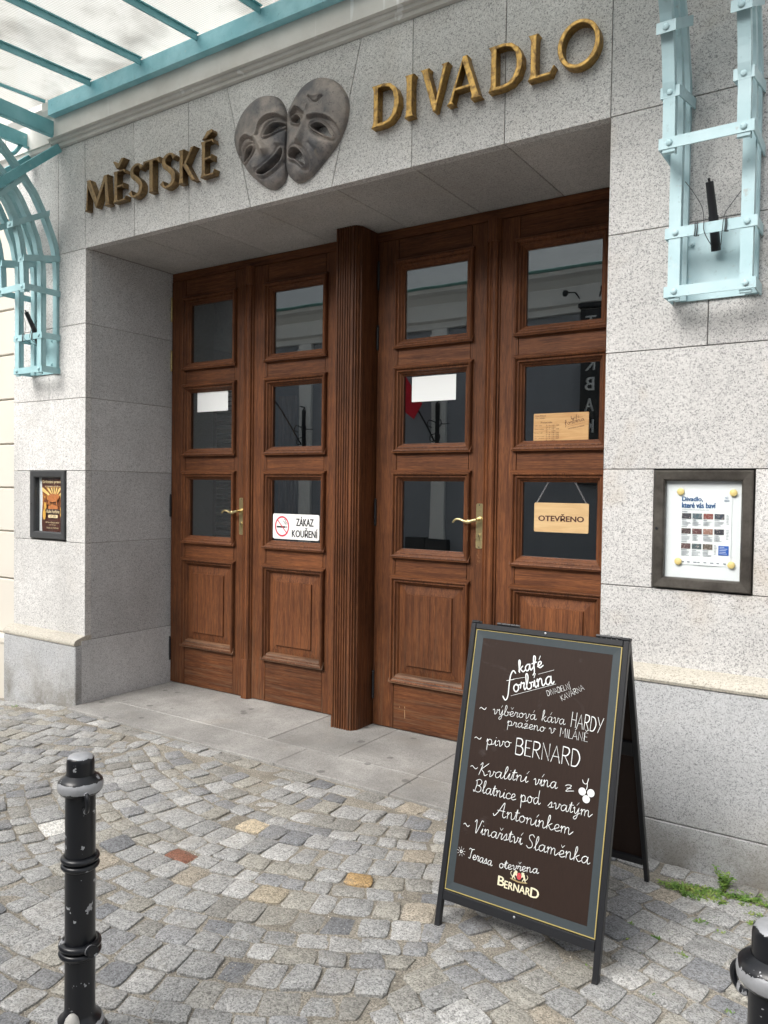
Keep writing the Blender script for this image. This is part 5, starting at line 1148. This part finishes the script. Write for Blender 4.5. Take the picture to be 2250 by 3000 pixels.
TONES = [((.235, .236, .232), 32), ((.265, .264, .258), 26), ((.197, .199, .202), 13), ((.152, .156, .163), 4), ((.245, .235, .208), 12), ((.27, .24, .195), 2), ((.305, .303, .295), 7), ((.205, .20, .185), 9)]
tw = np.array([t[1] for t in TONES], float); tw /= tw.sum()
stones = []      # (4 corners ccw, tone)
W_, SAG, HR = 2.40, .37, .118
xcs = [-1.45+W_*k for k in range(-3, 3)]
def arc(xc, s_, k): # s_ in [-1,1]
    return np.array([xc+s_*W_/2, -.15-k*HR+SAG*s_*s_+.02*math.sin(k*1.7+xc)])
front = lambda x: (-.268 if XL-.02 < x < XR else -.205)
for xc in xcs:
    for k in range(-5, 46):
        n = 22 if k % 2 else 23
        S0 = np.linspace(-1, 1, 201); al = np.r_[0, np.cumsum(np.hypot(np.diff(S0)*W_/2, np.diff(SAG*S0**2)))]
        cuts = np.interp(np.linspace(0, al[-1], n+1)+np.r_[0, rng.normal(0, .011, n-1), 0], al, S0)
        # equal chord lengths: stones get narrower in x where the arc is steep
        for i in range(n):
            a, b = cuts[i], cuts[i+1]
            def sh(s_, sg_):
                th_ = math.atan(2*SAG*s_/(W_/2)); return max(-1, min(1, s_+sg_*math.sin(th_)*math.cos(th_)*HR/2/(W_/2)))
            q = [arc(xc, sh(a, 1), k+1), arc(xc, sh(b, 1), k+1), arc(xc, sh(b, -1), k), arc(xc, sh(a, -1), k)]
            ctr = np.mean(q, 0)
            if ctr[1] > front(ctr[0])-.03 or ctr[1] < -4.6 or ctr[0] < -7 or ctr[0] > 2.6: continue
            lim = front(ctr[0]); q = [np.array([p[0], min(p[1], lim)]) for p in q]
            stones.append(q)
# straight course along the threshold and the plinths
def course(x0, x1, yt, yb):
    x = x0
    while x < x1-.04:
        w_ = random.uniform(.10, .16); w_ = min(w_, x1-x); d1, d2 = rng.normal(0, .004, 2)
        stones.append([np.array([x, yb+d1]), np.array([x+w_, yb+d2]), np.array([x+w_, yt]), np.array([x, yt])]); x += w_
course(XL+.01, XR, -.158, -.262); course(-7, XL+.005, -.088, -.198); course(XR+.005, 2.6, -.088, -.198)
SPOT = {(-1.49, -1.13): (.22, .10, .065), (-.69, -.87): (.40, .27, .13), (-1.43, -.82): (.52, .44, .32), (-2.12, -1.34): (.62, .61, .58), (-.95, -1.2): (.38, .33, .25)}
def sett(q):
    """one rounded setts block: bumpy top and skirts"""
    q = [np.array(p, float) for p in q]; c_ = np.mean(q, 0)
    gap = random.uniform(.0022, .0056); q2 = []
    for p in q:
        d = c_-p; l = np.hypot(*d); q2.append(p+d/l*(gap*1.5)+rng.normal(0, .0048, 2))
    U = [0, .10, .5, .90, 1]; th = rng.normal(0, .0028); tx, ty = rng.normal(0, .016, 2); dome = random.uniform(.0003, .0025)
    vs = []
    for v in U:
        for u in U:
            uu, vv = u, v
            if u in (0, 1) and v in (0, 1): uu = .045 if u == 0 else .955; vv = .045 if v == 0 else .955
            p = (q2[0]*(1-uu)+q2[1]*uu)*(1-vv)+(q2[3]*(1-uu)+q2[2]*uu)*vv
            if u in (0, 1) or v in (0, 1):
                p = p+rng.normal(0, .0018, 2)
                if u == .5 or v == .5: p = p+(p-c_)*.02
            ed = (u in (0, 1)) or (v in (0, 1)); z = float(gz(c_[0], c_[1]))+th+tx*(p[0]-c_[0])+ty*(p[1]-c_[1])
            z += (-.0030 if ed else (dome*.5 if (u != .5 or v != .5) else dome))+rng.normal(0, .0011)
            vs.append((float(p[0]), float(p[1]), z))
    fs = [(j*5+i, j*5+i+1, (j+1)*5+i+1, (j+1)*5+i) for j in range(4) for i in range(4)]
    ring = [0, 1, 2, 3, 4, 9, 14, 19, 24, 23, 22, 21, 20, 15, 10, 5]; o = len(vs)
    for i in ring: x, y, z = vs[i]; vs.append((x+(x-c_[0])*.015, y+(y-c_[1])*.015, z-.03))
    n = len(ring); fs += [(ring[(k+1) % n], ring[k], o+k, o+(k+1) % n) for k in range(n)]
    return vs, fs, c_
sett_data = []
for q in stones:
    vs, fs, c_ = sett(q)
    t = np.array(TONES[rng.choice(len(TONES), p=tw)][0])*rng.uniform(.88, 1.13)*1.28
    for (sx_, sy_), col in SPOT.items():
        if np.hypot(c_[0]-sx_, c_[1]-sy_) < .062: t = np.array(col)
    d = Vector((c_[0], c_[1], 0))-CAM; zz = d.dot(fw); u_ = F_PX*d.dot(rt)/zz if zz > .2 else 9e9; v_ = -F_PX*d.dot(up)/zz if zz > .2 else 9e9
    vis = zz > .2 and abs(u_) < 1160 and abs(v_) < 1530
    sett_data.append((zz if vis else 1e6+zz, vs, fs, t))
sett_data.sort(key=lambda s_: s_[0])
def add_tone(me, cols):
    ca = me.color_attributes.new('tone', 'FLOAT_COLOR', 'POINT'); ca.data.foreach_set('color', np.asarray(cols, np.float32).ravel())
for k, (_, vs, fs, t) in enumerate(sett_data[:300]):
    m = MB(); m.add(vs, fs); o = m.build('cobblestone', STONE, pv, smooth=True, fix=False); add_tone(o.data, [(*t, 1)]*len(vs))
m = MB(); cols = []
for _, vs, fs, t in sett_data[300:]: m.add(vs, fs); cols += [(*t, 1)]*len(vs)
o = m.build('cobblestones', STONE, pv, smooth=True, fix=False); add_tone(o.data, cols); o['kind'] = 'stuff'
# loose grit in the joints
N_P = 26000; m = MB(); px_ = rng.uniform(-4.4, 1.3, N_P); py_ = -.10-2.9*rng.power(1.15, N_P)[::-1]; pr_ = rng.uniform(.0012, .0034, N_P)
pz_ = gz(px_, py_)-.0050; base = np.array([(1, 0, 0), (-1, 0, 0), (0, 1, 0), (0, -1, 0), (0, 0, .8), (0, 0, -.8)]); V = (base[None]*pr_[:, None, None]*rng.uniform(.7, 1.3, (N_P, 6, 1)))
V[:, :, 0] += px_[:, None]; V[:, :, 1] += py_[:, None]; V[:, :, 2] += pz_[:, None]
oct_ = np.array([(0, 2, 4), (2, 1, 4), (1, 3, 4), (3, 0, 4), (2, 0, 5), (1, 2, 5), (3, 1, 5), (0, 3, 5)])
Fp = (oct_[None]+6*np.arange(N_P)[:, None, None]).reshape(-1, 3)
me = bpy.data.meshes.new('joint_grit'); me.from_pydata(V.reshape(-1, 3).tolist(), [], Fp.tolist()); me.materials.append(PEBBLE); o = bpy.data.objects.new('joint_grit', me); sc.collection.objects.link(o); o.parent = pv; o['kind'] = 'stuff'

# granite threshold
th = MB(); th.box(XL+.012, XR-.004, -.13, 1.0, -.12, -.045); th = th.build('threshold', MORTAR); th['kind'] = 'structure'; th['_base'] = (0, 0, 0)
for (a, b, y0, y1) in ((XL+.010, -1.825, -.15, .143), (-1.825, -1.075, -.15, .143), (-1.075, XR-.003, -.15, .143), (XL+.010, -2.13, .143, .95), (-2.13, -1.60, .143, .95), (-1.60, -1.09, .143, .95), (-1.09, XR-.003, .143, .95)):
    m = MB(); m.box(a+.0015, b-.0015, y0+.0015, y1-.0015, -.11, random.uniform(-.0035, -.0015), .003); m.build('paving_slab', G_SLAB, th)

# ================================================================== WEEDS
def leaf_mesh(m, p, L, wdt, az, el):
    d = np.array([math.cos(az)*math.cos(el), math.sin(az)*math.cos(el), math.sin(el)]); s_ = np.array([-math.sin(az), math.cos(az), 0])*wdt/2; p = np.array(p)
    q = [p, p+d*L*.45+s_, p+d*L+np.array([0, 0, -L*.15]), p+d*L*.45-s_]; m.add([tuple(v) for v in q], [(0, 1, 2), (0, 2, 3)])
wd = MB()
clumps = [(.30, -.26, .05, 60), (.36, -.255, .06, 160), (.42, -.235, .06, 170), (.46, -.285, .05, 150), (.40, -.30, .05, 120), (.52, -.205, .06, 150), (.60, -.190, .07, 150), (.68, -.20, .06, 120), (.56, -.26, .03, 70), (.60, -.31, .03, 90), (.62, -.37, .03, 90), (.49, -.42, .03, 70), (.45, -.47, .025, 55), (.53, -.50, .02, 35), (.38, -.60, .022, 45), (.345, -.655, .015, 25), (.32, -.76, .015, 25), (.44, -.71, .02, 45), (.27, -.72, .012, 20), (.08, -1.40, .018, 45), (.25, -.62, .012, 18), (.63, -.92, .012, 14), (.42, -.98, .012, 14), (.20, -.95, .012, 16), (-4.45, -.20, .04, 50), (-4.2, -.19, .03, 20)]
for cx, cy, r, n in clumps:
    for _ in range(int(n*2.2)):
        a = random.uniform(0, 6.283); rr = r*random.random()**.6; x, y = cx+rr*math.cos(a), cy+rr*math.sin(a)*.6; z0 = float(gz(x, y))-.008+random.random()*.012*min(1, r/.04)
        leaf_mesh(wd, (x, y, z0), random.uniform(.008, .017), random.uniform(.005, .009), random.uniform(0, 6.283), random.uniform(-.1, .9))
o = wd.build('joint_weeds', LEAF, fix=False); tag(o, 'low green weeds and moss in the joints beside the right plinth', 'weeds', kind='stuff')
wp = thing('weed_plant', (.475, -.17, -.02), 'leafy green weed rooted where the right plinth meets the setts', 'plant')
m = MB(); m2 = MB()
for k in range(9):
    a = random.uniform(0, 6.283); ln = random.uniform(.04, .085); el = random.uniform(.6, 1.3); tip = (.475+ln*math.cos(a)*math.cos(el), -.165+min(.03, ln*math.sin(a)*math.cos(el)), -.02+ln*math.sin(el)); m2.tube([(.475, -.165, -.02), tip], .0011, 4)
    for t_ in (.35, .6, .8, 1.0):
        p = [(.475, -.165, -.02)[i]*(1-t_)+tip[i]*t_ for i in range(3)]
        for s_ in (0, 2.1, 4.2): leaf_mesh(m, p, random.uniform(.016, .026), random.uniform(.009, .014), a+s_+random.uniform(-.4, .4), random.uniform(.0, .6))
tag(m.build('foliage', LEAF, wp, fix=False), kind='stuff'); m2.build('stem', LEAF, wp)

for o in bpy.data.objects:
    if '_base' in o: del o['_base']
